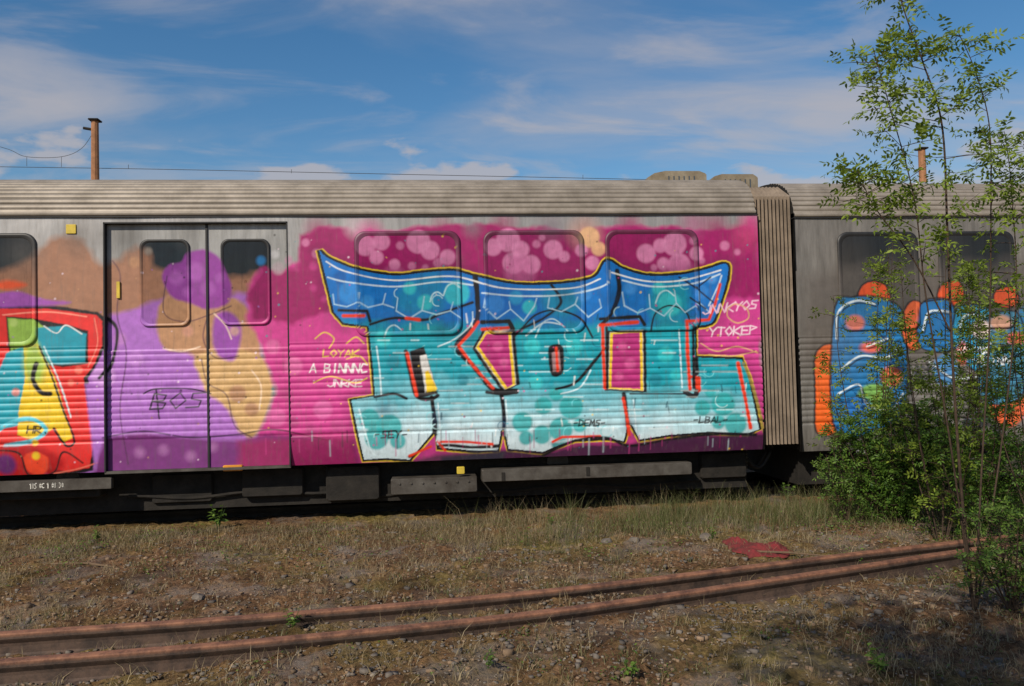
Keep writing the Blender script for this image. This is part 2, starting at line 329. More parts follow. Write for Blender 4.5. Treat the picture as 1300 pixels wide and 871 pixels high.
# shaded purple bubble on the door
fill([(204, 352), (212, 336), (228, 332), (236, 320), (258, 316), (276, 326), (284, 342), (292, 362), (288, 384), (262, 392), (238, 384), (216, 376)], (142, 58, 152), 2, 1, True)
fill([(272, 400), (290, 396), (304, 412), (302, 440), (294, 458), (276, 452), (268, 430)], (150, 74, 170), 2.5, 1, True)
for (x, y, r) in [(222, 352, 9), (246, 344, 12), (262, 366, 9), (236, 370, 6), (278, 352, 6)]: disc(x, y, r, (178, 100, 188), 3, .5)
# circles (bubbles) - clusters on the upper band
for (x, y, r, c) in [(464, 312, 13, 0), (484, 307, 11, 0), (478, 327, 9, 0), (501, 336, 7, 0), (508, 312, 5, 0), (531, 307, 15, 0), (546, 318, 12, 0), (523, 338, 5, 0), (540, 340, 4, 0), (556, 334, 6, 0), (568, 327, 10, 0), (626, 314, 11, 0), (645, 305, 15, 0), (661, 317, 11, 0), (652, 334, 14, 0), (674, 336, 12, 0), (681, 310, 5, 0), (702, 317, 12, 0), (688, 302, 4, 0), (716, 326, 7, 0), (748, 301, 13, 1), (760, 316, 9, 1), (738, 318, 8, 0), (752, 334, 9, 0), (820, 322, 12, 0), (838, 312, 9, 0), (856, 310, 15, 0), (862, 336, 14, 0), (842, 335, 8, 0), (880, 306, 5, 0), (884, 322, 9, 0), (830, 340, 4, 0), (891, 331, 4, 0), (920, 312, 6, 0), (936, 320, 4, 0), (402, 322, 6, 0), (388, 308, 5, 0)]:
    disc(x, y, r, (222, 140, 186) if not c else (222, 178, 128), 1.6, .78 if r > 6 else .6)
for (x, y, r) in [(660, 345, 20), (860, 350, 22), (500, 352, 14)]: disc(x, y, r, (198, 104, 158), 4, .6)
for (x, y, r, c) in [(168, 332, 7, TAN), (186, 318, 5, (150, 140, 130)), (398, 338, 5, PINK), (330, 330, 6, (40, 130, 200)), (348, 322, 5, (190, 190, 195)), (352, 340, 8, (170, 150, 160)), (366, 330, 5, (190, 120, 160)), (398, 366, 4, PINK), (452, 375, 4, PINK), (412, 380, 4, PINK), (300, 500, 11, (160, 112, 90)), (318, 520, 9, (160, 112, 90)), (296, 420, 6, (200, 160, 130)), (236, 420, 7, (210, 150, 130)), (262, 430, 5, (150, 110, 90)), (150, 430, 8, (190, 130, 200)), (170, 455, 10, (190, 130, 210)), (215, 500, 14, (150, 88, 178)), (236, 512, 12, (150, 88, 178)), (200, 520, 8, (150, 88, 178)), (250, 490, 7, (196, 140, 214)), (130, 478, 14, (200, 150, 216)), (345, 440, 9, (215, 110, 165)), (372, 465, 12, (215, 110, 165)), (360, 500, 8, (170, 60, 120)), (350, 530, 12, (214, 104, 166)), (372, 536, 8, (170, 60, 120)), (410, 520, 12, (212, 104, 166)), (428, 540, 9, (180, 66, 130)), (396, 545, 7, (180, 66, 130))]:
    disc(x, y, r, c, 2.2, .7)
# bottom dark band of the purple part
fill([(118, 600), (132, 556), (180, 550), (240, 556), (300, 560), (335, 552), (400, 556), (450, 560), (462, 610), (118, 615)], (112, 40, 112), 3, .95, False, 2)
stroke([(130, 556), (180, 548), (240, 556), (300, 552), (350, 546), (420, 560)], BLK, 1.8, .8, .8)
fill([(300, 560), (450, 552), (462, 615), (300, 615)], (150, 24, 84), 6, .8, False, 4)
for (x, y) in [(205, 572), (240, 580), (175, 575), (268, 568)]: disc(x, y, 6, (190, 130, 190), 4, .5)
# thin line work of the purple and tan part
for p in [[(-10, 384), (40, 386), (90, 392), (138, 404)], [(140, 330), (150, 350), (146, 400), (158, 450), (150, 520), (160, 590)], [(210, 350), (206, 396), (232, 408), (262, 400), (292, 388)], [(262, 400), (256, 430), (272, 454), (302, 452)], [(254, 456), (262, 486), (286, 502), (296, 540), (318, 556)]]:
    stroke(p, (70, 34, 66), 1.5, .7, .75)
for p in [[(205, 442), (228, 446), (252, 440)], [(270, 398), (284, 412), (292, 430)], [(318, 470), (330, 490), (328, 520)]]:
    stroke(p, (240, 214, 190), 1.6, .8, .8)
# --- red letter, far left
fill([(-60, 392), (-10, 388), (30, 386), (80, 390), (124, 396), (134, 404), (134, 440), (124, 462), (112, 480), (116, 520), (124, 560), (116, 598), (80, 606), (52, 600), (20, 610), (-10, 606), (-60, 612)], BLK, 1, 1, False)
fill([(-60, 396), (-8, 392), (60, 392), (122, 400), (130, 408), (130, 438), (118, 466), (106, 480), (112, 520), (120, 560), (112, 594), (84, 600), (54, 592), (22, 606), (-60, 606)], (224, 46, 44), .8, 1, False)
fill([(-20, 378), (20, 370), (56, 380), (90, 384), (60, 388), (-20, 390)], (160, 80, 180), 2, .95, True)
fill([(-10, 362), (12, 356), (34, 362), (10, 368)], (228, 80, 30), 3, .9, True)
fill([(8, 402), (40, 404), (84, 412), (112, 420), (112, 462), (80, 466), (46, 462), (12, 452)], BLK, .8, 1, False)
fill([(10, 404), (44, 406), (60, 418), (50, 446), (14, 448)], (150, 190, 80), 1, 1, False)
fill([(48, 416), (84, 414), (110, 424), (108, 460), (78, 463), (48, 458)], (26, 150, 172), 1, 1, False)
fill([(8, 448), (30, 440), (32, 480), (26, 540), (-10, 548), (-14, 500)], (30, 158, 178), 1, 1, False)
fill([(30, 440), (48, 436), (70, 480), (92, 556), (80, 562), (70, 542), (44, 560), (22, 552), (24, 520), (32, 480)], (234, 196, 36), .8, 1, False)
fill([(32, 438), (48, 436), (60, 462), (52, 486), (36, 484), (30, 466)], (150, 186, 76), 5, .95, False)
stroke([(50, 440), (66, 478), (80, 520), (94, 558), (84, 566), (68, 544)], BLK, 2.4, .6)
stroke([(46, 462), (42, 482), (52, 498), (64, 500)], BLK, 5, .8)
stroke([(56, 440), (76, 486), (90, 530)], (190, 225, 230), 1.6, .6)
stroke([(-12, 556), (10, 538), (40, 532), (58, 546), (40, 560), (6, 566)], (90, 200, 220), 5, .8)
stroke([(56, 414), (72, 423), (84, 413), (104, 424)], WHT, 1.4, .6)
stroke([(120, 404), (124, 436), (112, 466)], (250, 140, 120), 1.3, .6)
stroke([(4, 400), (60, 396), (110, 402)], (250, 150, 130), 1.6, .6)
fill([(-20, 572), (30, 566), (64, 574), (80, 590), (50, 610), (-20, 612)], (170, 16, 24), 4, .9, True)
fill([(30, 580), (44, 574), (60, 582), (56, 600), (42, 604), (32, 596)], (232, 70, 40), 1.5, 1, True)
disc(45, 579, 5, (230, 190, 40), 1.5); disc(44, 562, 4, (230, 190, 40), 1.5); disc(6, 590, 13, DPUR, 3)
stroke([(-6, 572), (24, 576), (34, 604), (66, 600), (80, 574), (104, 588)], BLK, 2, .8)
stroke([(66, 602), (96, 596), (122, 588)], (235, 120, 100), 1.5, .8)
fill([(108, 488), (124, 486), (134, 520), (128, 560), (120, 598), (114, 540)], PUR, 2, 1, False)
for (x, y, r) in [(18, 410, 5), (20, 498, 5), (100, 470, 5), (90, 486, 4)]: disc(x, y, r, (250, 130, 110) if y > 460 else (185, 210, 120), 1.5, .7)
stroke([(134, 404), (146, 420), (140, 460), (126, 480)], BLK, 4, .8)
# --- the big blue and turquoise piece
OUT = [(405, 317), (414, 326), (430, 334), (456, 343), (500, 350), (540, 346), (575, 344), (600, 350), (640, 359), (673, 362), (725, 359), (756, 351), (770, 331), (790, 341), (821, 350), (863, 349), (896, 342), (921, 335), (924, 348), (919, 370), (911, 394), (903, 410), (882, 414), (883, 454), (942, 456), (950, 480), (964, 545), (950, 550), (900, 548), (850, 552), (812, 558), (803, 540), (797, 538), (792, 560), (772, 556), (730, 558), (708, 566), (690, 574), (646, 570), (641, 546), (636, 546), (632, 572), (600, 572), (556, 568), (550, 548), (520, 584), (490, 582), (462, 584), (456, 556), (446, 508), (476, 503), (474, 470), (468, 414), (436, 410), (424, 396), (416, 362)]
def grow(P, k):
    P = np.array(P, float); n = len(P); a = 0; 
    for i in range(n): a += P[i][0]*P[(i+1) % n][1]-P[(i+1) % n][0]*P[i][1]
    s = 1 if a > 0 else -1; o = []
    for i in range(n):
        t = P[(i+1) % n]-P[i-1]; t /= max(np.hypot(*t), 1e-6); o.append(P[i]+np.array([t[1], -t[0]])*k*s)
    return np.array(o)
KT = next(i for i, q in enumerate(OUT) if q == (883, 454)); OUT = np.vstack([spline(OUT[:KT], False, 5), np.array(OUT[KT:], float)])
fill(grow(OUT, 9), (90, 16, 66), 9, .5); fill(grow(OUT, 4.8), YEL, .6, 1); fill(grow(OUT, 3.3), BLK, .6, 1)
P0 = np.array(OUT, float)
CLIP = np.zeros(xx.shape, np.float32); sl = win(P0, 2); CLIP[sl] = inside(P0, sl)
fill([(390, 300), (980, 300), (980, 430), (390, 430)], BLU, 1, 1)
F2 = np.clip((yy-(392+NZ1*26))/16, 0, 1); comp((slice(None), slice(None)), F2, TEAL)
F3 = np.clip((yy-(452+NZ1*50))/62, 0, 1); comp((slice(None), slice(None)), F3*.92, (160, 210, 222))
F4 = np.clip((yy-(500+NZ2*30))/44, 0, 1); comp((slice(None), slice(None)), F4*.85, (206, 222, 230))
for q, c in [([(505, 372), (530, 352), (560, 350), (562, 392), (530, 400), (505, 392)], (16, 128, 176)), ([(612, 372), (640, 364), (666, 374), (660, 396), (620, 398)], (14, 96, 180)), ([(826, 372), (846, 358), (872, 366), (870, 400), (830, 408)], (18, 148, 170)), ([(690, 372), (720, 366), (738, 380), (720, 404), (694, 396)], (16, 136, 176))]:
    fill(q, c, 6, .9, True)
for (x, y, r, c) in [(580, 372, 16, LTEAL), (444, 372, 14, (50, 140, 215)), (466, 384, 9, (50, 140, 215)), (432, 352, 8, (10, 84, 160)), (520, 366, 8, LTEAL), (540, 384, 10, LTEAL), (628, 386, 12, (50, 130, 210)), (655, 378, 9, (40, 150, 200)), (672, 390, 9, LTEAL), (740, 372, 11, (60, 140, 215)), (800, 366, 8, (60, 140, 215)), (850, 386, 15, LTEAL), (836, 366, 8, LTEAL), (890, 370, 9, (50, 130, 210)), (904, 354, 6, (80, 150, 220)), (486, 430, 10, LTEAL), (500, 460, 9, (20, 120, 140)), (600, 460, 9, LTEAL), (588, 482, 7, (20, 120, 140)), (676, 440, 10, LTEAL), (728, 440, 11, LTEAL), (740, 470, 7, (20, 118, 140)), (680, 486, 9, LTEAL), (845, 450, 10, LTEAL), (832, 482, 8, (22, 120, 140)), (858, 476, 7, LTEAL)]:
    disc(x, y, r, c, 2, .75)
T2 = (40, 164, 168)
for (x, y, r) in [(469, 532, 13), (494, 542, 16), (478, 556, 15), (505, 560, 10), (690, 515, 11), (725, 517, 15), (706, 500, 9), (663, 536, 13), (712, 545, 15), (736, 540, 9), (688, 552, 12), (668, 556, 9), (918, 513, 15), (892, 518, 10), (934, 538, 14), (912, 536, 9), (902, 498, 7)]:
    disc(x, y, r, T2, 1.6, .9)
fill([(886, 458), (940, 458), (952, 492), (890, 496)], TEAL, 4, .9)
fill([(700, 562), (748, 560), (746, 580), (704, 580)], (18, 130, 136), 2, .9)
# letter separations and folds
for p, w in [([(603, 350), (606, 380), (604, 410), (580, 440), (602, 466), (626, 494), (655, 497)], 6), ([(783, 344), (786, 370), (776, 398), (764, 412)], 5), ([(700, 362), (712, 384), (690, 404), (662, 418), (650, 430)], 3.2), ([(548, 504), (552, 540), (549, 574)], 5), ([(636, 498), (640, 530), (638, 572)], 5), ([(792, 500), (796, 530), (800, 562)], 5), ([(470, 412), (500, 404), (540, 406), (560, 398), (600, 384)], 3.2), ([(515, 446), (522, 480), (530, 504), (548, 506), (556, 502)], 5), ([(618, 498), (640, 500), (656, 497)], 4), ([(706, 494), (730, 486), (752, 462), (768, 442)], 3.4), ([(884, 454), (884, 500), (870, 498)], 6), ([(476, 504), (500, 500), (516, 506)], 3), ([(660, 420), (680, 400), (706, 394), (736, 404), (752, 428)], 2.4), ([(826, 420), (832, 398), (850, 388), (870, 396), (876, 410)], 2.2), ([(800, 500), (836, 500), (872, 500)], 2)]:
    stroke(p, BLK, w, .6)
# honeycomb highlights on the blue
def honey(x0, x1, y, a=15, h=9):
    if x1-x0 > 0: random.seed(int(x0))
    x = x0; p = []
    k = 0
    while x < x1: p.append((x+random.uniform(-3, 3), y+(h if k % 2 else 0)+random.uniform(-4, 4))); x += a; k += 1
    stroke(p, (178, 214, 236), 1.6, .5, .85, sm=False)
    for i in range(0, len(p), 2): stroke([p[i], (p[i][0]+random.uniform(-3, 4), p[i][1]-random.uniform(9, 18))], (178, 214, 236), 1.5, .5, .8, sm=False)
honey(424, 505, 384); honey(505, 598, 392, 16, 11); honey(612, 690, 392, 17, 12); honey(694, 776, 388, 17, 11); honey(792, 905, 388, 16, 10)
for p in [[(416, 352), (440, 358), (500, 364), (560, 358), (600, 362)], [(612, 372), (660, 376), (720, 374), (768, 362), (774, 344)], [(790, 356), (830, 364), (880, 360), (914, 348)], [(556, 440), (578, 430), (598, 412), (600, 396)], [(478, 440), (482, 470), (484, 500)], [(456, 520), (470, 570), (480, 580)], [(642, 508), (646, 560)], [(804, 508), (808, 548)], [(668, 426), (690, 410), (712, 412)], [(556, 512), (560, 560)], [(862, 420), (866, 492)], [(900, 388), (912, 362), (916, 350)], [(750, 470), (736, 492), (712, 500)]]:
    stroke(p, (214, 234, 242), 1.8, .6, .85)
for cx, cy, r in [(575, 372, 12), (845, 382, 13), (700, 425, 20), (500, 425, 12), (555, 380, 9)]:
    stroke([(cx-r, cy+3), (cx-r*.6, cy-r*.7), (cx+r*.1, cy-r), (cx+r*.8, cy-r*.5)], (200, 232, 240), 1.7, .6, .8)
# darker spray shadow next to folds
for (x, y, r) in [(596, 430, 12), (560, 420, 10), (610, 400, 8), (776, 380, 9), (648, 440, 8), (890, 400, 8), (716, 372, 8), (640, 540, 8), (556, 530, 8), (800, 540, 8), (488, 520, 9)]:
    disc(x, y, r, (8, 50, 92), r, .45)
# cracks/diagonals near the right tip
for p in [[(862, 352), (884, 366), (906, 384)], [(884, 366), (902, 352)], [(876, 378), (896, 392)], [(888, 384), (884, 398)]]: stroke(p, (18, 24, 44), 2.2, .5, .9, sm=False)
# bottom lip in shadow-black paint
stroke([(520, 580), (560, 566), (600, 568), (640, 566)], BLK, 4, .6)
random.seed(42)
for k in range(46):
    x = random.uniform(420, 950); y = random.uniform(395, 560); L_ = random.uniform(4, 12); stroke([(x, y), (x+random.uniform(-2, 2), y+L_)], WHT if k % 2 else (16, 60, 80), random.uniform(1, 2.2), .6, .7, sm=False)
for k in range(40):
    x = random.uniform(420, 930); y = random.uniform(355, 560); r = random.uniform(3, 9); stroke([(x+r*math.cos(a), y+r*math.sin(a)) for a in np.linspace(random.uniform(0, 3), random.uniform(3.4, 6), 8)], random.choice([(190, 230, 236), (8, 90, 120), (120, 210, 220)]), 1.2, .5, .7)
for k in range(60):
    x = random.uniform(460, 950); y = 432+8*int(random.uniform(0, 15)); stroke([(x, y), (x+random.uniform(8, 34), y)], (235, 245, 248), 1.5, .8, .5, sm=False)  # chrome glints on the ribs, painted as short white strokes
CLIP = None
# holes: black, white, yellow, pink
def hole(P, col=MAG):
    fill(grow(P, 9), BLK, .7, 1); fill(grow(P, 4.6), WHT, .6, .55); fill(grow(P, 3.6), YEL, .6, 1); fill(P, col, .6, 1)
hole([(608, 440), (618, 424), (645, 424), (651, 488), (644, 492)], (176, 44, 118))
hole([(778, 424), (812, 422), (813, 494), (776, 492)], (176, 44, 118))
for (x, y, r) in [(632, 440, 6), (640, 460, 6), (790, 440, 6), (800, 462, 7), (786, 478, 5)]: disc(x, y, r, (206, 90, 150), 2, .7)
fill([(696, 446), (700, 438), (712, 438), (716, 448), (714, 474), (700, 476)], BLK, .8, 1, True); fill([(700, 448), (710, 444), (712, 470), (702, 472)], (150, 120, 124), .8, 1); stroke([(706, 442), (708, 470)], RED, 3.2, .7, sm=False)
fill([(520, 446), (538, 440), (556, 500), (530, 506)], BLK, .8, 1); fill([(533, 452), (541, 450), (552, 488), (540, 498)], (206, 206, 204), .8, 1); fill([(539, 472), (544, 470), (556, 496), (542, 498)], YEL, .8, 1)
# red accents
for p, w in [([(607, 409), (596, 424), (582, 439), (602, 466), (626, 493)], 3.4), ([(612, 418), (646, 416)], 3.2), ([(762, 413), (809, 409)], 4), ([(765, 413), (766, 450), (768, 492)], 4.2), ([(914, 361), (908, 386), (900, 406), (872, 408)], 3.4), ([(872, 408), (873, 448), (876, 494)], 4), ([(884, 480), (885, 492)], 4), ([(937, 461), (945, 500), (953, 543)], 4), ([(791, 506), (796, 530), (799, 552)], 3.8), ([(702, 561), (714, 555), (762, 554)], 3), ([(520, 579), (547, 567)], 3.4), ([(565, 572), (556, 561), (590, 561), (625, 564)], 3.2), ([(517, 449), (523, 475), (529, 502)], 4.2), ([(436, 401), (462, 401)], 4), ([(516, 404), (532, 406)], 3.6), ([(876, 478), (888, 480), (888, 496)], 3)]:
    stroke(p, RED, w, .6, 1, sm=False)
stroke([(762, 405), (812, 402), (818, 412)], BLK, 4, .6, 1, sm=False); stroke([(770, 416), (771, 492)], BLK, 3, .6, sm=False); stroke([(880, 412), (881, 492)], BLK, 4, .6, sm=False)
stroke([(430, 394), (466, 395), (470, 408)], BLK, 3.5, .6, sm=False); stroke([(612, 409), (646, 408), (652, 420)], BLK, 5, .6, sm=False)
stroke([(944, 461), (952, 480), (964, 520), (970, 548)], (150, 130, 60), 3, .8)
# inner white line round the piece
stroke([(414, 332), (440, 345), (500, 356), (575, 351), (640, 366), (725, 366), (762, 354)], (238, 240, 236), 1.7, .5, .9); stroke([(776, 346), (820, 357), (866, 356), (915, 343)], (238, 240, 236), 1.7, .5, .9)
# dark paint along the skirt on the right
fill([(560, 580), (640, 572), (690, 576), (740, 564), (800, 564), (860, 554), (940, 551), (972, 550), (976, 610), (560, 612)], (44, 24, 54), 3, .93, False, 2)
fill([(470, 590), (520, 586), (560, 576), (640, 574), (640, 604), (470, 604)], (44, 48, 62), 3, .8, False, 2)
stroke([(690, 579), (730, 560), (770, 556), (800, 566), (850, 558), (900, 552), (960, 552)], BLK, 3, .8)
# --- second railcar
fill([(1018, 350), (1100, 330), (1200, 338), (1320, 326), (1345, 400), (1345, 440), (1018, 470)], (92, 86, 82), 12, .85, False, 10)
fill([(1290, 400), (1345, 396), (1345, 520), (1290, 520)], (50, 120, 170), 2, .95, True); fill([(1262, 450), (1300, 440), (1330, 470), (1290, 540), (1256, 520)], (226, 100, 50), 2, .95, True)
for (pp, c) in [([(1090, 382), (1094, 364), (1108, 358), (1124, 364), (1128, 384), (1108, 392)], (226, 84, 34)), ([(1192, 380), (1196, 362), (1216, 358), (1222, 378), (1206, 388)], (226, 84, 34)), ([(1262, 382), (1266, 368), (1286, 366), (1292, 384), (1276, 390)], (220, 86, 44)), ([(1036, 500), (1036, 452), (1050, 438), (1066, 446), (1068, 500), (1064, 546), (1038, 548)], (228, 100, 34)), ([(1060, 540), (1060, 396), (1084, 378), (1120, 380), (1144, 396), (1150, 440), (1146, 520), (1110, 548)], (34, 116, 176)), ([(1148, 430), (1146, 404), (1156, 384), (1172, 390), (1176, 430), (1160, 444)], (214, 96, 52)), ([(1170, 440), (1168, 392), (1186, 380), (1208, 388), (1214, 440)], (34, 110, 172)), ([(1212, 436), (1214, 396), (1230, 388), (1256, 396), (1262, 440), (1240, 470)], (40, 150, 196)), ([(1250, 420), (1262, 400), (1290, 398), (1300, 430), (1300, 500), (1246, 506)], (60, 120, 150))]:
    fill(grow(pp, 2.5), BLK, 1, .9, True); fill(pp, c, 1, 1, True)
for (x, y, rx, ry, c) in [(1106, 441, 14, 7, (226, 96, 60)), (1132, 478, 14, 13, (226, 104, 40)), (1110, 505, 22, 18, (120, 170, 60)), (1085, 410, 12, 10, (224, 120, 90)), (1222, 448, 7, 14, (226, 90, 50)), (1270, 410, 14, 10, (214, 160, 130)), (1245, 418, 12, 12, (236, 214, 206)), (1290, 430, 12, 8, (226, 90, 60)), (1200, 470, 16, 20, (70, 140, 200)), (1090, 520, 18, 16, (40, 110, 190))]:
    disc(x, y, rx, c, 2, .9, ry)
for p in [[(1062, 430), (1064, 396), (1086, 382), (1110, 386)], [(1066, 470), (1092, 452), (1124, 454), (1142, 440)], [(1172, 420), (1180, 396), (1204, 396)], [(1216, 420), (1226, 400), (1250, 402)], [(1064, 500), (1090, 488), (1100, 512), (1130, 520), (1146, 500)], [(1100, 440), (1126, 430)], [(1216, 446), (1240, 456), (1258, 436)], [(1180, 460), (1210, 480), (1240, 478)]]:
    stroke(p, (226, 238, 242), 2.2, .6, .9); stroke([(a+2, b+3) for a, b in p], BLK, 1.8, .6, .85)
stroke([(1174, 383), (1200, 380), (1240, 382), (1300, 392)], BLK, 2, .6)
for (x, y, r) in [(1180, 330, 30), (1070, 330, 24), (1060, 440, 30)]: disc(x, y, r, (110, 100, 90), r, .25)
# --- writing
GL = {'A': [[(0, 1), (.5, 0), (1, 1)], [(.2, .65), (.8, .65)]], 'B': [[(0, 1), (0, 0), (.8, .1), (.7, .45), (0, .5), (.9, .6), (.8, .95), (0, 1)]], 'C': [[(1, .1), (.3, 0), (0, .5), (.3, 1), (1, .9)]], 'D': [[(0, 1), (0, 0), (.8, .2), (.9, .7), (0, 1)]], 'E': [[(1, 0), (0, .05), (0, 1), (1, .95)], [(0, .5), (.8, .5)]], 'H': [[(0, 0), (0, 1)], [(1, 0), (.95, 1)], [(0, .5), (1, .5)]], 'I': [[(.5, 0), (.5, 1)]], 'K': [[(0, 0), (0, 1)], [(1, 0), (0, .55), (1, 1)]], 'L': [[(0, 0), (0, 1), (.9, .9)]], 'M': [[(0, 1), (.1, 0), (.5, .6), (.9, 0), (1, 1)]], 'N': [[(0, 1), (.05, 0), (.9, 1), (1, 0)]], 'O': [[(.5, 0), (0, .5), (.5, 1), (1, .5), (.5, 0)]], 'R': [[(0, 1), (0, 0), (.9, .15), (.7, .5), (0, .55), (1, 1)]], 'S': [[(1, .05), (.2, .1), (.2, .45), (.85, .55), (.8, .95), (0, 1)]], 'Y': [[(0, 0), (.5, .5), (1, 0)], [(.5, .5), (.4, 1)]], 'T': [[(0, 0), (1, .05)], [(.5, 0), (.5, 1)]], 'J': [[(.9, 0), (.9, .8), (.4, 1), (0, .8)]], 'P': [[(0, 1), (0, 0), (.9, .2), (0, .55)]], '-': [[(.1, .55), (.8, .5)]], '.': [[(.4, .9), (.5, 1)]], '1': [[(.2, .2), (.6, 0), (.6, 1)]], '0': [[(.5, 0), (.1, .5), (.5, 1), (.9, .5), (.5, 0)]], '3': [[(.1, .05), (.8, .15), (.4, .45), (.9, .75), (.1, 1)]], '5': [[(.9, 0), (.2, 0), (.2, .45), (.9, .6), (.8, .95), (.1, 1)]], '8': [[(.5, 0), (.15, .25), (.85, .7), (.5, 1), (.15, .75), (.85, .25), (.5, 0)]], '4': [[(.7, 1), (.7, 0), (0, .65), (1, .65)]], '6': [[(.8, 0), (.2, .5), (.3, 1), (.9, .8), (.2, .6)]], ' ': []}
def write(txt, x, y, w, h, col, lw, slant=.15, rise=0., gap=1.25, a=.95):
    for k, ch in enumerate(txt):
        for st in GL.get(ch, []): stroke([(x+k*w*gap+u*w+slant*h*(1-v), y+v*h-rise*k*w*gap) for u, v in st], col, lw, .5, a, sm=False)
write('-SEY-', 475, 547, 7, 9, BLK, 1.8); write('-DEMS-', 728, 533, 5.5, 8, BLK, 1.7); write('-LBAL-', 880, 529, 6, 8, BLK, 1.7); write('HR.', 34, 541, 8, 9, BLK, 1.9)
write('BOS', 188, 500, 20, 20, (24, 18, 30), 2, .3, .05, 1.15); stroke([(180, 500), (196, 494), (240, 494), (266, 500)], (24, 18, 30), 1.7, .5); stroke([(196, 494), (200, 532)], (24, 18, 30), 1.8, .5)
write('A BINNNC', 393, 462, 8, 11, WHT, 1.6, .1, .0, 1.15); write('LOYAK', 410, 444, 8, 9, (230, 205, 80), 1.5, .1, 0, 1.15); write('JNRKE', 416, 482, 8, 9, (236, 220, 226), 1.5, .1, 0, 1.1)
for p in [[(400, 430), (412, 422), (424, 430), (418, 442)], [(440, 436), (452, 428), (462, 436)], [(440, 456), (456, 452), (466, 462)], [(398, 486), (420, 478), (450, 486), (466, 480)]]: stroke(p, (226, 200, 60), 1.5, .5, .9)
write('JNNKYOS', 892, 388, 9, 11, (240, 200, 220), 1.6, .2, .12, 1.1); write('YTOKEP', 900, 416, 9, 11, (240, 214, 226), 1.6, .1, .05, 1.15)
for p in [[(924, 392), (934, 386), (948, 392), (950, 404), (936, 410), (924, 402), (924, 392)], [(890, 436), (910, 446), (936, 440), (962, 448)], [(900, 450), (930, 452), (960, 446)]]: stroke(p, (222, 176, 120), 1.5, .5, .9)
write('AEMNO', 974, 455, 6, 9, (220, 215, 216), 1.3, .1); write('BOS', 1236, 486, 20, 18, (30, 24, 34), 1.9, .3, .05, 1.15)
write('ABINNW', 1240, 452, 7, 11, WHT, 1.6, .1)
write('DEMONS', 1218, 440, 5, 8, WHT, 1.3, .1)
# drips and splatter
for k in range(60):
    x = random.uniform(330, 960); y = random.uniform(545, 560); stroke([(x, y), (x+.3, y+random.uniform(6, 22))], random.choice([MAG, (190, 60, 130), (40, 36, 48), (170, 190, 200)]), random.uniform(1, 1.8), .6, .6, sm=False)
for k in range(240):
    x = random.uniform(320, 965); y = random.uniform(292, 575); disc(x, y, random.uniform(.5, 1.5), random.choice([MAG, PINK, BLK, (230, 210, 225), TEAL, (240, 200, 60)]), .5, .7)
for k in range(90):
    x = random.uniform(0, 330); y = random.uniform(330, 590); disc(x, y, random.uniform(.5, 1.6), random.choice([PUR, TAN, BLK, (230, 210, 225)]), .5, .7)
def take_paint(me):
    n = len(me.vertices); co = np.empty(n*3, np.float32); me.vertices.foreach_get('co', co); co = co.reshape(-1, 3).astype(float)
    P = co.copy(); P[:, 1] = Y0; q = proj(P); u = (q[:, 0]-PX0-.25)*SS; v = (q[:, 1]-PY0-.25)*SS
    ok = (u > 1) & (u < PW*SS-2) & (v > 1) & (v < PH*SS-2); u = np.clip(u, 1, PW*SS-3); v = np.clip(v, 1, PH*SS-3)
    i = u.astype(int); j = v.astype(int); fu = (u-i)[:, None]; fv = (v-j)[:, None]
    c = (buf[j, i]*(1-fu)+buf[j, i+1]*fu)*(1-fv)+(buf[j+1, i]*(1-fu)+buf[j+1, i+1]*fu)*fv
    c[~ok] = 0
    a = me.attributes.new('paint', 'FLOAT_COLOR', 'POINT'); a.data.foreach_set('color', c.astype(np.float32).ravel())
# ------------------------------------------------------------------ ground
def axis(segs):
    o = []
    for a, b, st in segs: o += list(np.arange(a, b, st))
    return np.array(o+[segs[-1][1]])
gx_ = axis([(-900, -100, 100), (-100, -20, 10), (-20, -9, .5), (-9, 13, .055), (13, 24, .5), (24, 100, 8), (100, 900, 100)])
gy_ = axis([(-300, -20, 40), (-20, 2, 1), (2, 3, .1), (3, 10.4, .05), (10.4, 14, .3), (14, 30, 2), (30, 130, 20), (130, 1400, 150)])
GX, GY = np.meshgrid(gx_, gy_)
def gz(x, y):
    near = np.clip((y-8.6)/1.0, 0, 1)
    return hgt_noise(x, y)*(1-.6*near) + .03*near
fine = rng.normal(0, .010, GX.shape)
V = np.stack([GX, GY, gz(GX, GY)+fine*((GY > 2) & (GY < 12))], -1).reshape(-1, 3); nx = len(gx_)
ii = (np.arange(len(gy_)-1)[:, None]*nx+np.arange(nx-1)[None]).ravel()
gm, t, b = newmat('dirt_ground'); n = t.nodes; l = t.links
tx = n.new('ShaderNodeTexCoord')
def noi(sc, det=8, ro=.6):
    q = n.new('ShaderNodeTexNoise'); q.inputs['Scale'].default_value = sc; q.inputs['Detail'].default_value = det; q.inputs['Roughness'].default_value = ro; l.new(tx.outputs['Object'], q.inputs['Vector']); return q.outputs[0]
def ramp(inp, stops):
    r_ = n.new('ShaderNodeValToRGB'); l.new(inp, r_.inputs[0]); e = r_.color_ramp.elements
    while len(e) < len(stops): e.new(.5)
    for k, (p, c) in enumerate(stops): e[k].position = p; e[k].color = (*c, 1)
    return r_.outputs[0]
base = ramp(noi(26, 10, .75), [(.30, (.042, .024, .013)), (.48, (.145, .082, .042)), (.62, (.25, .155, .085)), (.78, (.40, .29, .19))])
moss = ramp(noi(19, 9, .7), [(.35, (.07, .065, .018)), (.55, (.21, .175, .05)), (.72, (.36, .29, .12))])
mm = ramp(noi(.7, 8, .65), [(.46, (0, 0, 0)), (.64, (.8, .8, .8))])
mx = n.new('ShaderNodeMix'); mx.data_type = 'RGBA'; l.new(mm, mx.inputs[0]); l.new(base, mx.inputs[6]); l.new(moss, mx.inputs[7])
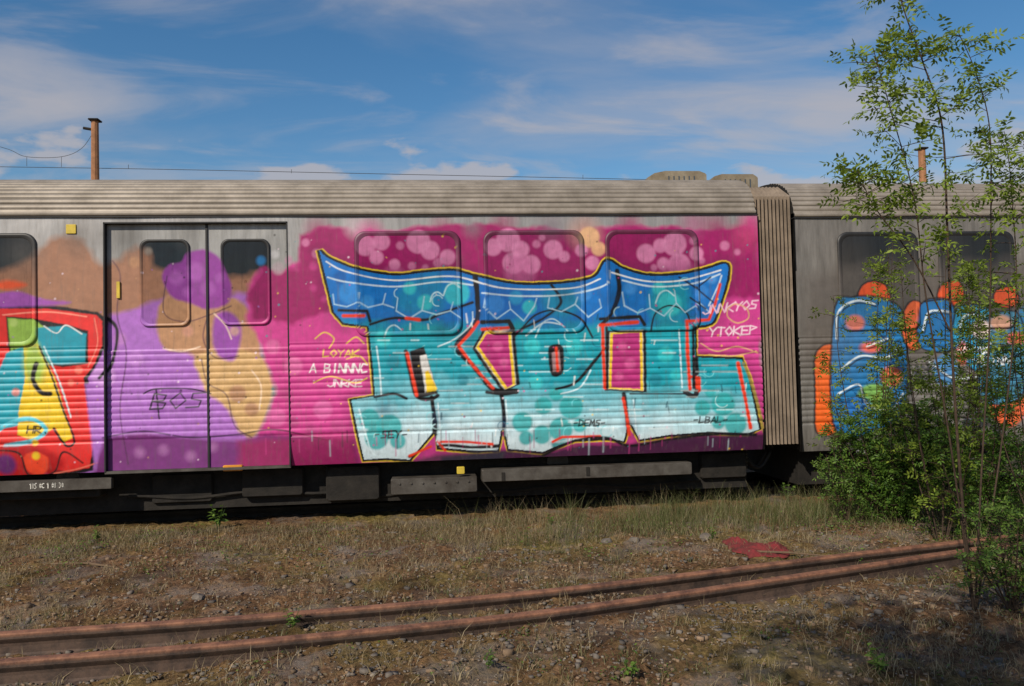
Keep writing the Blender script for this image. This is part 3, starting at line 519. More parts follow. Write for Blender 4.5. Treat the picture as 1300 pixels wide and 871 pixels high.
vo = n.new('ShaderNodeTexVoronoi'); vo.inputs['Scale'].default_value = 34; l.new(tx.outputs['Object'], vo.inputs['Vector'])
gr = n.new('ShaderNodeMix'); gr.data_type = 'RGBA'; gr.blend_type = 'MULTIPLY'; gr.inputs[0].default_value = .8; l.new(mx.outputs[2], gr.inputs[6]); l.new(ramp(vo.outputs['Color'], [(.1, (.35, .35, .35)), (.7, (1.25, 1.2, 1.15))]), gr.inputs[7])
gv = n.new('ShaderNodeMix'); gv.data_type = 'RGBA'; l.new(ramp(noi(1.7, 7, .65), [(.5, (0, 0, 0)), (.66, (.8, .8, .8))]), gv.inputs[0]); l.new(gr.outputs[2], gv.inputs[6]); gv.inputs[7].default_value = (.20, .175, .155, 1)
gd = n.new('ShaderNodeMix'); gd.data_type = 'RGBA'; gd.blend_type = 'MULTIPLY'; gd.inputs[0].default_value = 1; l.new(gv.outputs[2], gd.inputs[6]); l.new(ramp(noi(1.3, 10, .7), [(.36, (.45, .40, .36)), (.52, (1, 1, 1)), (.7, (1.25, 1.2, 1.1))]), gd.inputs[7]); l.new(gd.outputs[2], b.inputs['Base Color']); b.inputs['Roughness'].default_value = .95; b.inputs['Specular IOR Level'].default_value = .15
bm = n.new('ShaderNodeBump'); bm.inputs['Strength'].default_value = .9; bm.inputs['Distance'].default_value = .03; l.new(noi(30, 10, .75), bm.inputs['Height']); l.new(bm.outputs[0], b.inputs['Normal'])
go = link('ground', npmesh('ground', V, np.stack([ii, ii+1, ii+nx+1, ii+nx], 1)), gm, smooth=False); tag(go, 'brown dirt and gravel yard floor with moss and dry grass', kind='structure')

# ------------------------------------------------------------------ railcar one
RIB = .0735
Zr1, Zr0 = Z(428, 740), Z(552, 370)
Zb, Zt, Zg = Z(591, 390), Z(274, 680), Z(267, 600)
def side_y(x, z):
    d = np.zeros_like(z)
    k = (z > Zr0) & (z < Zr1); ph = ((z-Zr0)/RIB) % 1
    d = np.where(k, .013*np.abs(np.sin(np.pi*ph))**.55 - .009, 0)
    d = np.where((z > Zr0-.02) & (z <= Zr0), -.012, d)
    low = np.clip((Zr0-.02-z)/(Zr0-Zb), 0, 1); d = d - .055*low**2*1.0
    d = d + .003*np.sin(x*2.1+z*1.7) + .0015*np.sin(x*5.3-z*4)
    return Y0 - d
def zlines(z0, z1): 
    n_ = int((z1-z0)/.0088); return np.linspace(z0, z1, n_)
def panel(name, xa, xb, za, zb, mt, parent, off=0.):
    me = gridmesh(name, np.linspace(xa, xb, max(2, int((xb-xa)/.0092))), zlines(za, zb), lambda x, z: side_y(x, z)+off)
    take_paint(me); return link(name, me, mt, parent)
XL, XD0, XD1, XR = X(-75), X(132), X(367), X(967)
Zd = Z(282, 250)
car = emp('railcar', ((XL+XR)/2, Y0, 0), 'nearer silver railcar sprayed with a magenta ground and large blue and turquoise lettering', 'railcar', 'graffiti covered railcars of the train')
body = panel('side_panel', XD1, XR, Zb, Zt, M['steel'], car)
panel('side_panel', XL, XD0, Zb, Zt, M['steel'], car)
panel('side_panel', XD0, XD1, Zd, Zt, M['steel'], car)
# core of the body behind the skin, so that it is solid from any side
MB().box(XL, XR, Y0+.10, Y0+2.9, Zb+.02, Zg).build('body_core', M['steel'], car)
for a, b_ in ((XR-.012, XR), (XL, XL+.02)): MB().box(a, b_, Y0+.006, Y0+.12, Zb, Zg).build('end_wall', M['steel'], car)
MB().box(XL, XR+.01, Y0-.018, Y0+.06, Zt, Zt+.012).build('drip_strip', M['rubber'], car)
def roof(name, xa, xb, parent, dz=0., dy=0.):
    P = []; S_ = 150
    ctrl = [(0, Zg-.058), (-.022, Zg-.045), (-.024, Zg-.012), (.0, Zg), (.035, Zg+.12), (.11, Zg+.25), (.23, Zg+.36), (.42, Zg+.45), (.70, Zg+.52), (1.05, Zg+.56), (1.45, Zg+.575)]
    c = spline(ctrl, False, 22); L_ = np.concatenate([[0], np.cumsum(np.hypot(*np.diff(c, axis=0).T))])
    s = np.linspace(0, L_[-1], 330); py = np.interp(s, L_, c[:, 0]); pz = np.interp(s, L_, c[:, 1])
    ty = np.gradient(py); tz = np.gradient(pz); q = np.hypot(ty, tz); ny, nz = -tz/q, ty/q
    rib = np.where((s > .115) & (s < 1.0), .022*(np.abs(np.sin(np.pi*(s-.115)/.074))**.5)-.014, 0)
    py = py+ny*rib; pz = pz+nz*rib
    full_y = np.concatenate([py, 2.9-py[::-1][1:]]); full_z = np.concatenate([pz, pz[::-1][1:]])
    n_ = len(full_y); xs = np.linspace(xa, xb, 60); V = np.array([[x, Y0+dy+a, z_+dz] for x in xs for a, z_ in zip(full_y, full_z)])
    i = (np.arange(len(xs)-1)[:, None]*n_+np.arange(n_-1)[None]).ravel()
    me = npmesh(name, V, np.stack([i, i+n_, i+n_+1, i+1], 1)); g_ = np.where((s > .115) & (s < 1.0), np.clip(1-np.abs(np.sin(np.pi*(s-.115)/.074))*2.6, 0, 1), 0)*.9; gf = np.concatenate([g_, g_[::-1][1:]]); at_ = me.attributes.new('groove_shade', 'FLOAT', 'POINT'); at_.data.foreach_set('value', np.tile(gf, len(xs)).astype(np.float32)); o = link(name, me, M['roof'], parent, True)
    for xe in (xa, xb): MB().add([(xe, Y0+dy+a, z_+dz) for a, z_ in zip(full_y, full_z)], [tuple(range(n_))]).build('roof_end', M['dark'], parent)
    return o
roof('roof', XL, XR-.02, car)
# rounded hood at the roof's end
hd = MB(); pts = []
for k in range(9):
    a = k/8*math.pi/2; pts.append((XR-.02+.0+.10*math.sin(a), 1-.10*(1-math.cos(a))))
def rrect(x0, x1, z0, z1, r, n=10):
    P = []
    for cx, cz, a0 in ((x1-r, z1-r, 0), (x0+r, z1-r, 90), (x0+r, z0+r, 180), (x1-r, z0+r, 270)):
        for k in range(n+1): a = R(a0+90*k/n); P.append((cx+r*math.cos(a), cz+r*math.sin(a)))
    return np.array(P)
def densify(P, m=420):
    Q = np.vstack([P, P[:1]]); s = np.concatenate([[0], np.cumsum(np.hypot(*np.diff(Q, axis=0).T))]); u = np.linspace(0, s[-1], m, endpoint=False)
    return np.stack([np.interp(u, s, Q[:, 0]), np.interp(u, s, Q[:, 1])], 1)
def window(x0, x1, z0, z1, parent, Yp=None, r=.13, fw_=.055, nopaint=False, rings=62):
    Yp = Y0 if Yp is None else Yp
    P = densify(rrect(x0, x1, z0, z1, r)); c = P.mean(0); m = len(P)
    # gasket: four loops
    loops = [(P, .004), (P, -.016), (c+(P-c)*(1-.45*fw_/np.abs(P-c).max(0)), -.020), (c+(P-c)*(1-fw_/np.abs(P-c).max(0)), -.006)]
    V = np.concatenate([np.stack([q[:, 0], np.full(m, Yp+d), q[:, 1]], 1) for q, d in loops])
    i = np.arange(m); F = np.concatenate([np.stack([k*m+i, k*m+(i+1) % m, (k+1)*m+(i+1) % m, (k+1)*m+i], 1) for k in range(3)])
    me = npmesh('window', V, F); take_paint(me)
    at = me.attributes['paint']; A = np.empty(len(V)*4, np.float32); at.data.foreach_get('color', A); A = A.reshape(-1, 4); 
    zz = V[:, 2]; top = np.clip((zz-(z0+.35*(z1-z0)))/(.5*(z1-z0)), 0, 1); A[:, 3] *= (.93-.6*top)
    if nopaint: A[:, 3] = 0
    at.data.foreach_set('color', A.ravel()); fr = link('window', me, M['gasket'], parent, True)
    I = loops[-1][0]; cc = I.mean(0); V = np.concatenate([np.stack([(cc+(I-cc)*(k/rings))[:, 0], np.full(m, Yp-.008), (cc+(I-cc)*(k/rings))[:, 1]], 1) for k in range(1, rings+1)])
    F = np.concatenate([np.stack([k*m+i, k*m+(i+1) % m, (k+1)*m+(i+1) % m, (k+1)*m+i], 1) for k in range(rings-1)])
    V = np.vstack([V, [[cc[0], Yp-.008, cc[1]]]])
    me = npmesh('pane', V, F); take_paint(me)
    at = me.attributes['paint']; A = np.empty(len(V)*4, np.float32); at.data.foreach_get('color', A); A = A.reshape(-1, 4); A[:, 3] *= .93; A[:, :3] *= .80; at.data.foreach_set('color', A.ravel())
    cap = link('pane', me, M['pane'], fr, False)
    bm_ = __import__('bmesh').new(); bm_.from_mesh(me); bm_.verts.ensure_lookup_table(); bm_.faces.new([bm_.verts[k] for k in range(m)]); bm_.to_mesh(me); bm_.free()
    return fr
Zw0, Zw1 = Z(422, 740), Z(292.5, 680)
for a, b_ in ((450, 585), (614, 742), (769, 887)): window(X(a, 350), X(b_, 350), Zw0, Zw1, car)
window(X(-92, 350), X(47, 350), Zw0-.04, Zw1, car)
# doorway with two leaves
Zs = Z(588, 250)
MB().box(XD0-.002, XD0+.012, Y0-.006, Y0+.13, Zb, Zd).box(XD1-.012, XD1+.002, Y0-.006, Y0+.13, Zb, Zd).box(XD0, XD1, Y0-.006, Y0+.13, Zd-.012, Zd+.003).build('door_frame', M['rubber'], car)
XM = X(262)
for k, (xa, xb, wa, wb) in enumerate(((XD0+.014, XM-.012, X(176), X(240)), (XM+.012, XD1-.014, X(280), X(343)))):
    me = gridmesh('door', np.linspace(xa, xb, int((xb-xa)/.0092)), zlines(Zb+.01, Zd-.014), lambda x, z: Y0+.062-np.where((z > Zr0) & (z < Zr1-.05), .011*np.abs(np.sin(np.pi*(((z-Zr0)/RIB) % 1)))**.55, 0))
    take_paint(me); lf = link('door', me, M['doorsteel'], car)
    window(wa, wb, Z(414, 210), Z(303, 210), lf, Y0+.062, r=.09, fw_=.035, rings=40)
MB().box(XM-.011, XM+.011, Y0+.045, Y0+.10, Zb+.01, Zd-.013).build('door_seal', M['rubber'], car)
MB().box(XD0, XD1, Y0+.0, Y0+.10, Zb-.02, Zb+.008).build('door_step', M['grey'], car)
MB().box(X(146, 367), X(150, 367), Y0+.040, Y0+.060, Z(378, 148), Z(357, 148)).build('door_button', M['yellow'], car)
MB().box(X(84, 290), X(97, 290), Y0-.012, Y0+.002, Z(297, 90), Z(285, 90), .006).build('marker_lamp', M['yellow'], car)
# underframe
MB().box(XL, XR-.1, Y0+.35, Y0+2.6, .22, Zb).build('underframe', M['dark'], car)
for a, b_, z0, z1, y_ in ((-70, 120, .42, Zb-.1, .16), (180, 260, .30, Zb-.08, .3), (300, 380, .34, Zb-.05, .25), (410, 480, .26, Zb-.05, .22), (900, 960, .35, Zb-.05, .28)):
    MB().box(X(a, 600), X(b_, 600), Y0+y_, Y0+.9, z0, z1, .02).build('equipment_case', M['dark'], car)
sb = MB().box(X(-75, 615), X(140, 615), Y0+.03, Y0+.10, Z(624, 60), Z(610, 60), .006).build('sill_plate', M['grey'], car)
lt = MB()
def glyphs(mb, txt, x, z, w, h, Yf, lw):
    for k, ch in enumerate(txt):
        for st in GL.get(ch, []):
            for (u1, v1), (u2, v2) in zip(st, st[1:]):
                p = Vector((x+(k*1.3+u1)*w, Yf, z+(1-v1)*h)); q = Vector((x+(k*1.3+u2)*w, Yf, z+(1-v2)*h)); d = q-p
                if d.length < 1e-6: continue
                nn = Vector((-d.z, 0, d.x)).normalized()*lw/2; e = d.normalized()*lw/2
                mb.add([p-nn-e, q-nn+e, q+nn+e, p+nn-e], [(0, 1, 2, 3)])
glyphs(lt, '185 0C 1 08 30', X(36, 616), Z(620, 60), .020, .055, Y0+.026, .009); lt.build('lettering', M['white'], sb)
bx = MB(); x0, x1 = X(496, 612), X(606, 612); bx.box(x0, x1, Y0+.02, Y0+.7, Z(627, 550), Z(607, 550), .012)
bxo = bx.build('battery_box', M['grey'], car)
for k in range(7): MB().lathe([(.014, -.008), (.010, -.014)], (x0+.1+k*(x1-x0-.2)/6, Y0+.02, Z(613, 550)), 8, 'y').build('bolt', M['grey'], bxo)
bx = MB().box(X(612, 605), X(880, 600), Y0+.03, Y0+.6, Z(613, 610), Z(597, 610), .012).build('battery_box', M['grey'], car)
for a, y_ in ((637, 611), (745, 608)): MB().box(X(a, 606), X(a+4, 606), Y0+.018, Y0+.03, Z(y_, 640), Z(y_-11, 640)).build('latch', M['dark'], bx)
MB().box(X(282, 594), X(307, 594), Y0+.02, Y0+.10, Z(598.5, 294), Z(591, 294), .01).build('marker_lamp', M['orange'], car)
MB().box(X(580, 595), X(590, 595), Y0+.0, Y0+.06, Z(602, 585), Z(593, 585), .008).build('reflector', M['yellow'], car)
# bogies
def bogie(xc, parent):
    f_ = MB().box(xc-1.35, xc+1.35, Y0+.40, Y0+.55, .46, .70, .03).box(xc-.35, xc+.35, Y0+.36, Y0+.56, .36, .62, .03).build('bogie_frame', M['dark'], parent)
    for s_ in (-1, 1):
        for yy_ in (Y0+.75, Y0+2.2):
            MB().lathe([(.05, -.08), (.36, -.07), (.44, -.06), (.44, .05), (.47, .05), (.47, .075), (.05, .08)], (xc+s_*1.05, yy_, .155+.47), 28, 'y').build('wheel', M['dark'], f_)
    for s_ in (-1, 1):
        MB().lathe([(.05, -.02), (.13, -.015), (.15, .03), (.15, .16), (.10, .2), (.02, .2)][::-1], (xc+s_*1.05, Y0+.36, .62), 20, 'y').build('axle_box', M['grey'], f_)
        for q in (-.28, .28):
            hx = MB(); P = [(xc+s_*1.05+q+.055*math.cos(a*.7), Y0+.44+.055*math.sin(a*.7), .44+a*.0052) for a in range(48)]; hx.tube(P, .013, 6); hx.build('spring', M['grey'], f_)
    return f_
bogie(X(-60), car); bogie(X(820), car)
for k, (a, b_, z_) in enumerate(((150, 480, .40), (380, 900, .33), (-60, 300, .55))):
    P = [(X(a+(b_-a)*u, 600), Y0+.30+.04*k, z_-.05*math.sin(math.pi*u*(2+k))**2) for u in np.linspace(0, 1, 24)]; MB().tube(P, .018, 7).build('air_pipe', M['dark'], car)
for k in range(2):
    P = [(XR-.15+.16*u*3, Y0+.45+.12*k, .78-.34*math.sin(math.pi*u)) for u in np.linspace(0, 1, 14)]; MB().tube(P, .022, 8).build('coupling_hose', M['rubber'], car)
# bellows between the cars
be = MB(); xa, xb = XR-.01, X(1014)+.002; Za, Zc = Zb+.05, Zg+.34; nf = 10
for k in range(nf):
    x_ = xa+(xb-xa)*k/nf; w_ = (xb-xa)/nf
    be.add([(x_, Y0+.14, Za), (x_+w_/2, Y0+.05, Za), (x_+w_, Y0+.14, Za), (x_, Y0+.14, Zc-.16), (x_+w_/2, Y0+.05, Zc-.16), (x_+w_, Y0+.14, Zc-.16), (x_, Y0+.45, Zc), (x_+w_/2, Y0+.38, Zc+.03), (x_+w_, Y0+.45, Zc), (x_, Y0+2.5, Zc), (x_+w_/2, Y0+2.5, Zc+.03), (x_+w_, Y0+2.5, Zc)], [(0, 1, 4, 3), (1, 2, 5, 4), (3, 4, 7, 6), (4, 5, 8, 7), (6, 7, 10, 9), (7, 8, 11, 10)])
be.box(xa, xb, Y0+.5, Y0+2.4, Za, Zc-.02); be.build('gangway_bellows', M['bellows'], car)
# roof units
def unit(x0, x1, ya, yb, taper, mt, parent, Yd=.95):
    xa, xb = X(x0, 225, Y0+Yd), X(x1, 225, Y0+Yd); zt = Z(ya, (x0+x1)/2, Y0+Yd); zb_ = Zg+.48
    m_ = MB(); c = taper*(xb-xa)
    prof = [(xa, zb_), (xa, zt-.09), (xa+c*.4, zt-.03), (xa+c, zt), (xb-c*.4, zt), (xb-.02, zt-.03), (xb, zt-.05), (xb, zb_)]
    n_ = len(prof); v = [(a, y_, z_) for y_ in (Y0+Yd, Y0+Yd+.8) for a, z_ in prof]
    m_.add(v, [tuple(range(n_))[::-1], tuple(range(n_, 2*n_))]+[(k, (k+1) % n_, n_+(k+1) % n_, n_+k) for k in range(n_)])
    o = m_.build('roof_unit', mt, parent)
    g = MB()
    for k in range(6): g.box(xa+c+.04+k*.07, xa+c+.055+k*.07, Y0+Yd-.006, Y0+Yd+.004, zb_+.03, zt-.07)
    g.build('louvre', M['ventd'], o); return o
unit(822, 897, 217, 228, .3, M['tanmetal'], car); unit(901, 962, 221, 230, .25, M['tanmetal'], car, 1.05)
# ------------------------------------------------------------------ railcar two
DZ = -.045
X2, X3 = X(1014), X(1014)+15.
car2 = emp('railcar', ((X2+X3)/2, Y0, 0), 'farther silver railcar with blue and orange graffiti half hidden by the sapling and bush', 'railcar', 'graffiti covered railcars of the train')
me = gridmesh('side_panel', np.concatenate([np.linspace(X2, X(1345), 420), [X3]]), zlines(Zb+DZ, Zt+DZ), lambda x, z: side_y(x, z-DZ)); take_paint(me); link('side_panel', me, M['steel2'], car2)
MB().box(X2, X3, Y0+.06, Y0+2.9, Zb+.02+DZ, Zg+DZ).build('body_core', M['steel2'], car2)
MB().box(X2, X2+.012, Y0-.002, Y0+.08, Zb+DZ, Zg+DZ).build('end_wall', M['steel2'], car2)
MB().box(X2-.01, X3, Y0-.018, Y0+.06, Zt+DZ, Zt+.012+DZ).build('drip_strip', M['rubber'], car2)
roof('roof', X2, X3, car2, DZ)
for a, b_ in ((1064, 1166), (1192, 1288), (1314, 1405)): window(X(a, 350), X(b_, 350), Zw0+DZ, Zw1+DZ, car2)
MB().box(X2+.1, X3, Y0+.35, Y0+2.6, .22, Zb+DZ).build('underframe', M['dark'], car2)
MB().box(X(1230, 590), X(1420, 590), Y0+.05, Y0+.6, Z(607, 1250), Z(582, 1250), .012).build('battery_box', M['grey'], car2)
MB().box(X(1090, 562), X(1104, 562), Y0-.01, Y0+.08, Z(577, 1097), Z(572, 1097), .01).build('marker_lamp', M['white'], car2)
bogie(X(1180), car2)
pc = on_y(1163, 240, Y0+.9)
MB().lathe([(.08, -.12), (.08, .0), (.15, .01), (.165, .035), (.15, .06), (.09, .075), (.0, .078)], (pc[0], Y0+.9, pc[2]), 24).build('roof_vent', M['vent'], car2, True)

# ------------------------------------------------------------------ rails
HEAD = [(-.012, .10), (-.030, .125), (-.036, .135), (-.036, .163), (-.031, .171), (-.014, .173), (.014, .173), (.031, .171), (.036, .163), (.036, .135), (.030, .125), (.012, .10), (.009, .08), (.010, .035), (.022, .024), (.068, .012), (.068, .0), (-.068, .0), (-.068, .012), (-.022, .024), (-.010, .035), (-.009, .08)]
def rail(path, zoff=0., name='rail', mat_=None):
    P = spline(path, False, 24); T = np.gradient(P, axis=0); T /= np.hypot(*T.T)[:, None]; Nn = np.stack([-T[:, 1], T[:, 0]], 1)
    n_ = len(HEAD); V = np.array([[P[i, 0]+Nn[i, 0]*a, P[i, 1]+Nn[i, 1]*a, h+zoff] for i in range(len(P)) for a, h in HEAD])
    F = [(i*n_+k, i*n_+(k+1) % n_, (i+1)*n_+(k+1) % n_, (i+1)*n_+k) for i in range(len(P)-1) for k in range(n_)]
    F += [tuple(range(n_))[::-1], tuple((len(P)-1)*n_+k for k in range(n_))]
    me = bpy.data.meshes.new(name); me.from_pydata(V.tolist(), [], F); me.update(); return link(name, me, mat_ or M['rust'])
R1 = [(-260, 820), (0, 803), (350, 779), (700, 748), (1050, 706), (1214, 687), (1420, 664)]
R2 = [(-260, 856), (0, 838), (350, 810), (700, 774), (1050, 724), (1214, 699), (1420, 671)]
w1 = [on_z(x, y, .12)[:2] for x, y in R1]; w2 = [on_z(x, y, .12)[:2] for x, y in R2]
print('rail y', [tuple(np.round(p, 2)) for p in w1], [tuple(np.round(p, 2)) for p in w2])
tag(rail(w1, -.052), 'rusty rail with the longer clear run, farther of the pair in the dirt', 'rail', 'rusty rails of the near siding')
tag(rail(w2, -.052), 'rusty rail nearest the camera, closing on the other towards the right', 'rail', 'rusty rails of the near siding')
w3 = [(x, y-1.435) for x, y in w1]
for yy_, lb in ((Y0+.74, 'dark rail under the front wheels of the train'), (Y0+2.19, 'dark rail under the far wheels of the train')):
    tag(rail([(XL-6, yy_), (0, yy_), (X3, yy_)], -.03, 'rail', M['dark']), lb, 'rail', 'rails under the train')
# ------------------------------------------------------------------ masts and wires behind the train
def mast(x, ytop, w, Y, label, arm=None):
    tp = on_y(x, ytop, Y); r_ = w/2/FPX*Y
    e = emp('catenary_mast', (tp[0], Y, 0), label, 'mast', 'catenary masts behind the train')
    MB().tube([(tp[0], Y, 0), (tp[0], Y, tp[2]*.6), (tp[0], Y, tp[2])], [r_*1.3, r_*1.1, r_*.9], 10).build('post', M['mast'], e)
    MB().box(tp[0]-r_*1.3, tp[0]+r_*1.3, Y-r_*1.3, Y+r_*1.3, tp[2], tp[2]+.06, .02).build('cap', M['dark'], e)
    if arm:
        MB().tube([(tp[0], Y, tp[2]-.28), (tp[0]+arm, Y, tp[2]-.22)], .045, 8).build('bracket', M['dark'], e)
    return tp
YW = 26.
mast(120.5, 154, 9.5, YW, 'tall brown mast rising behind the left end of the roof', -.35)
mast(1170, 190, 10, YW, 'brown mast behind the farther railcar beside the sapling', .3)
def wire(pts, label, r_=.014, Y=YW, drops=()):
    P = spline(pts, False, 8); W3 = [on_y(x, y, Y+.3) for x, y in P]; r_ *= .75
    e = MB().tube(W3, r_, 6)
    for (x, ya, yb) in drops: e.tube([on_y(x, ya, Y+.3), on_y(x, yb, Y+.3)], r_*.8, 5)
    o = e.build('overhead_wire', M['wire']); tag(o, label, 'wire', 'overhead wires')
wire([(-40, 211), (16, 212), (208, 215), (540, 222), (870, 229), (960, 232)], 'long thin overhead wire running just above the roof line', .013, drops=((163, 209, 214), (370, 215, 220), (740, 222, 227)))
wire([(-40, 176), (9, 189), (34, 199), (78, 199), (104, 188), (120, 165)], 'sagging wire left of the tall brown mast', .011, drops=((34, 199, 211), (78, 199, 212)))
wire([(1120, 186), (1170, 199), (1230, 196), (1300, 176), (1340, 160)], 'sagging wire right of the mast behind the sapling', .011, drops=((1200, 199, 216), (1240, 196, 216)))

# ------------------------------------------------------------------ leaves, grass, stones
def tone(me, per, k):
    a = me.attributes.new('tone', 'FLOAT', 'POINT'); a.data.foreach_set('value', np.repeat(np.asarray(per, np.float32), k))
LE = np.array([(0, 0), (.26, .40), (.62, .42), (1, 0), (.62, -.42), (.26, -.40)])
def leaves(C, D, Nrm, Ln, Wd):
    """hexagonal leaf blades: base C, direction D, normal hint Nrm"""
    D = D/np.linalg.norm(D, axis=1)[:, None]; Sd = np.cross(D, Nrm); Sd /= np.maximum(np.linalg.norm(Sd, axis=1), 1e-6)[:, None]; Up = np.cross(Sd, D)
    V = C[:, None]+D[:, None]*(LE[None, :, 0:1]*Ln[:, None, None])+Sd[:, None]*(LE[None, :, 1:2]*Wd[:, None, None])
    V = V + Up[:, None]*(np.abs(LE[None, :, 1:2])*Wd[:, None, None]*.35 - (LE[None, :, 0:1]**2)*Ln[:, None, None]*.18)
    return V.reshape(-1, 3), np.arange(len(C)*6).reshape(-1, 6)
def compound(base, direc, npair, ll, rg):
    """one pinnate leaf: returns leaflet arrays"""
    d = np.array(direc, float); d /= np.linalg.norm(d); C, D, Nn, Ln, Wd = [], [], [], [], []
    side = np.cross(d, rg.normal(0, .5, 3)+np.array([0, 0, 1.])); side /= max(np.linalg.norm(side), 1e-6); nrm = np.cross(side, d); L_ = ll*npair*.75
    for k in range(npair):
        t = (k+.8)/npair; p = base+d*L_*t-np.array([0, 0, .25*L_*t*t])
        for s_ in (-1, 1):
            C.append(p+rg.normal(0, .002, 3)); D.append(side*s_+d*.35+rg.normal(0, .18, 3)+np.array([0, 0, -.15])); Nn.append(nrm+rg.normal(0, .35, 3)); Ln.append(ll*rg.uniform(.8, 1.1)); Wd.append(ll*.42)
    C.append(base+d*L_-np.array([0, 0, .25*L_])); D.append(d); Nn.append(nrm); Ln.append(ll); Wd.append(ll*.42)
    return C, D, Nn, Ln, Wd
def plant3(stems, name, label, cat, leafm, ll, depth, ntw, nleaf, npair, tl, base, rg, r0_=.02, jit=.25, lo=.12, group=None, droop=-.1):
    """stems: lists of (px x, px y, depth). Branch twigs leave each stem, compound leaves sit on the twigs."""
    e = emp(name, base, label, cat, group); A = [[], [], [], [], []]; tb = MB()
    for st, (n_t, rr) in zip(stems, ntw):
        P = spline([on_y(x, y, Y) for x, y, Y in st], False, 14)
        tb.tube(P, [rr*(1-.85*i/(len(P)-1))+.0015 for i in range(len(P))], 7)
        for k in range(n_t):
            t = lo+(1-lo)*rg.random()**.85; i = min(int(t*(len(P)-1)), len(P)-2); p = P[i]+(P[i+1]-P[i])*rg.random()
            an = rg.uniform(0, 2*math.pi); dv = np.array([math.cos(an), math.sin(an)*.8, rg.uniform(-.1, .75)]); dv /= np.linalg.norm(dv); Lt = tl*rg.uniform(.4, 1.15)*(1.1-.5*t)
            q = [p+dv*Lt*u+np.array([0, 0, droop*Lt*u*u]) for u in (0, .35, .7, 1)]
            tb.tube(q, [.004*(rr/.02)**.5, .003, .002, .001], 4, False)
            for m_ in range(nleaf):
                u = rg.uniform(.15, 1); b_ = q[0]+(q[3]-q[0])*u+np.array([0, 0, droop*Lt*(u*u-u)]); ld = dv*.5+rg.normal(0, .6, 3)+np.array([0, 0, .1])
                for a_, c_ in zip(A, compound(b_, ld, npair, ll*rg.uniform(.75, 1.15), rg)): a_ += c_
    tb.build('trunk', M['bark'], e, True)
    C, D, Nn, Ln, Wd = map(np.array, A); V, F = leaves(C, D, Nn, Ln, Wd); me = npmesh('crown', V, F)
    tn = np.clip(rg.normal(.5, .28, len(C)), 0, 1); tone(me, tn, 6); link('crown', me, leafm, e); print(name, len(C)); return e
rg = np.random.default_rng(11)
b0 = on_z(1236, 772)
yb = b0[1]
plant3([[(1236, 775, yb), (1222, 640, yb), (1210, 470, yb), (1203, 300, yb), (1196, 160, yb-.05), (1172, 80, yb-.1), (1150, 20, yb-.1), (1132, -40, yb-.1)],
        [(1238, 775, yb), (1246, 600, yb+.1), (1256, 420, yb+.15), (1258, 260, yb+.15), (1256, 160, yb+.1), (1238, 90, yb+.05), (1216, 40, yb)],
        [(1234, 760, yb), (1206, 560, yb-.1), (1176, 380, yb-.1), (1160, 250, yb-.15), (1128, 130, yb-.2), (1108, 60, yb-.2)],
        [(1240, 770, yb), (1272, 560, yb+.2), (1290, 380, yb+.2), (1284, 240, yb+.2), (1276, 170, yb+.2)],
        [(1206, 420, yb), (1160, 330, yb), (1110, 262, yb), (1088, 214, yb)]],
       'sapling', 'slender sapling with several thin stems reaching the top of the frame at right', 'tree', M['leaf'], .045, 0, [(44, .010), (28, .006), (40, .006), (34, .006), (26, .005)], 4, 4, .32, (b0[0], b0[1], 0), rg, lo=.42)
def bushy(name, cx, wd, ytop, ybase, dpt, n, label, leafm, ll, seed, nt=12, tl=.3, cat='bush', nleaf=3, npair=3):
    r_ = np.random.default_rng(seed); b_ = on_z(cx, ybase); Yb = b_[1] if dpt is None else dpt; st = []
    for k in range(n):
        xo = r_.uniform(-1, 1); yt = ytop+(ybase-ytop)*(.08+.5*abs(xo)**1.6*r_.random()+.25*r_.random()); d_ = r_.uniform(-.25, .25)
        st.append([(cx+xo*6, ybase+2, Yb), (cx+xo*wd*.25, ybase-(ybase-yt)*.35, Yb+d_*.4), (cx+xo*wd*.42, ybase-(ybase-yt)*.7, Yb+d_*.8), (cx+xo*wd*.5, yt, Yb+d_)])
    return plant3(st, name, label, cat, leafm, ll, 0, [(nt, .006)]*n, nleaf, npair, tl, (b_[0], Yb, 0), r_, lo=.1)
bushy('bush', 1140, 170, 470, 668, None, 19, 'dark green bush growing against the farther railcar left of the sapling', M['bush'], .040, 21, 24, .32, nleaf=5)
bushy('bush', 1246, 150, 290, 676, None, 9, 'tall leafy bush behind the sapling stems', M['leaf'], .042, 22, 26, .36, nleaf=4)
bushy('bush', 1110, 120, 228, 664, None, 6, 'thin upright bush with sparse leaves beside the end of the farther railcar', M['leaf'], .044, 23, 22, .30, nleaf=4)
bushy('bush', 1196, 150, 228, 690, None, 6, 'tall airy bush between the thin upright one and the sapling stems', M['leaf'], .044, 28, 20, .36, nleaf=4)
bushy('bush', 1236, 170, 500, 690, None, 12, 'broad dark bush in front of the skirt of the farther railcar', M['bush'], .036, 31, 20, .26, nleaf=4)
bushy('bush', 1082, 70, 520, 668, None, 8, 'small round bush below the left graffiti shape of the farther railcar', M['weed'], .034, 29, 16, .20, nleaf=4)
bushy('bush', 1286, 104, 610, 772, None, 10, 'low bright bush around the foot of the sapling', M['weed'], .032, 24, 14, .24, nleaf=3)
bushy('bush', 1330, 150, 300, 700, None, 10, 'bush at the right edge of the frame', M['bush'], .036, 25, 15, .32, nleaf=3)

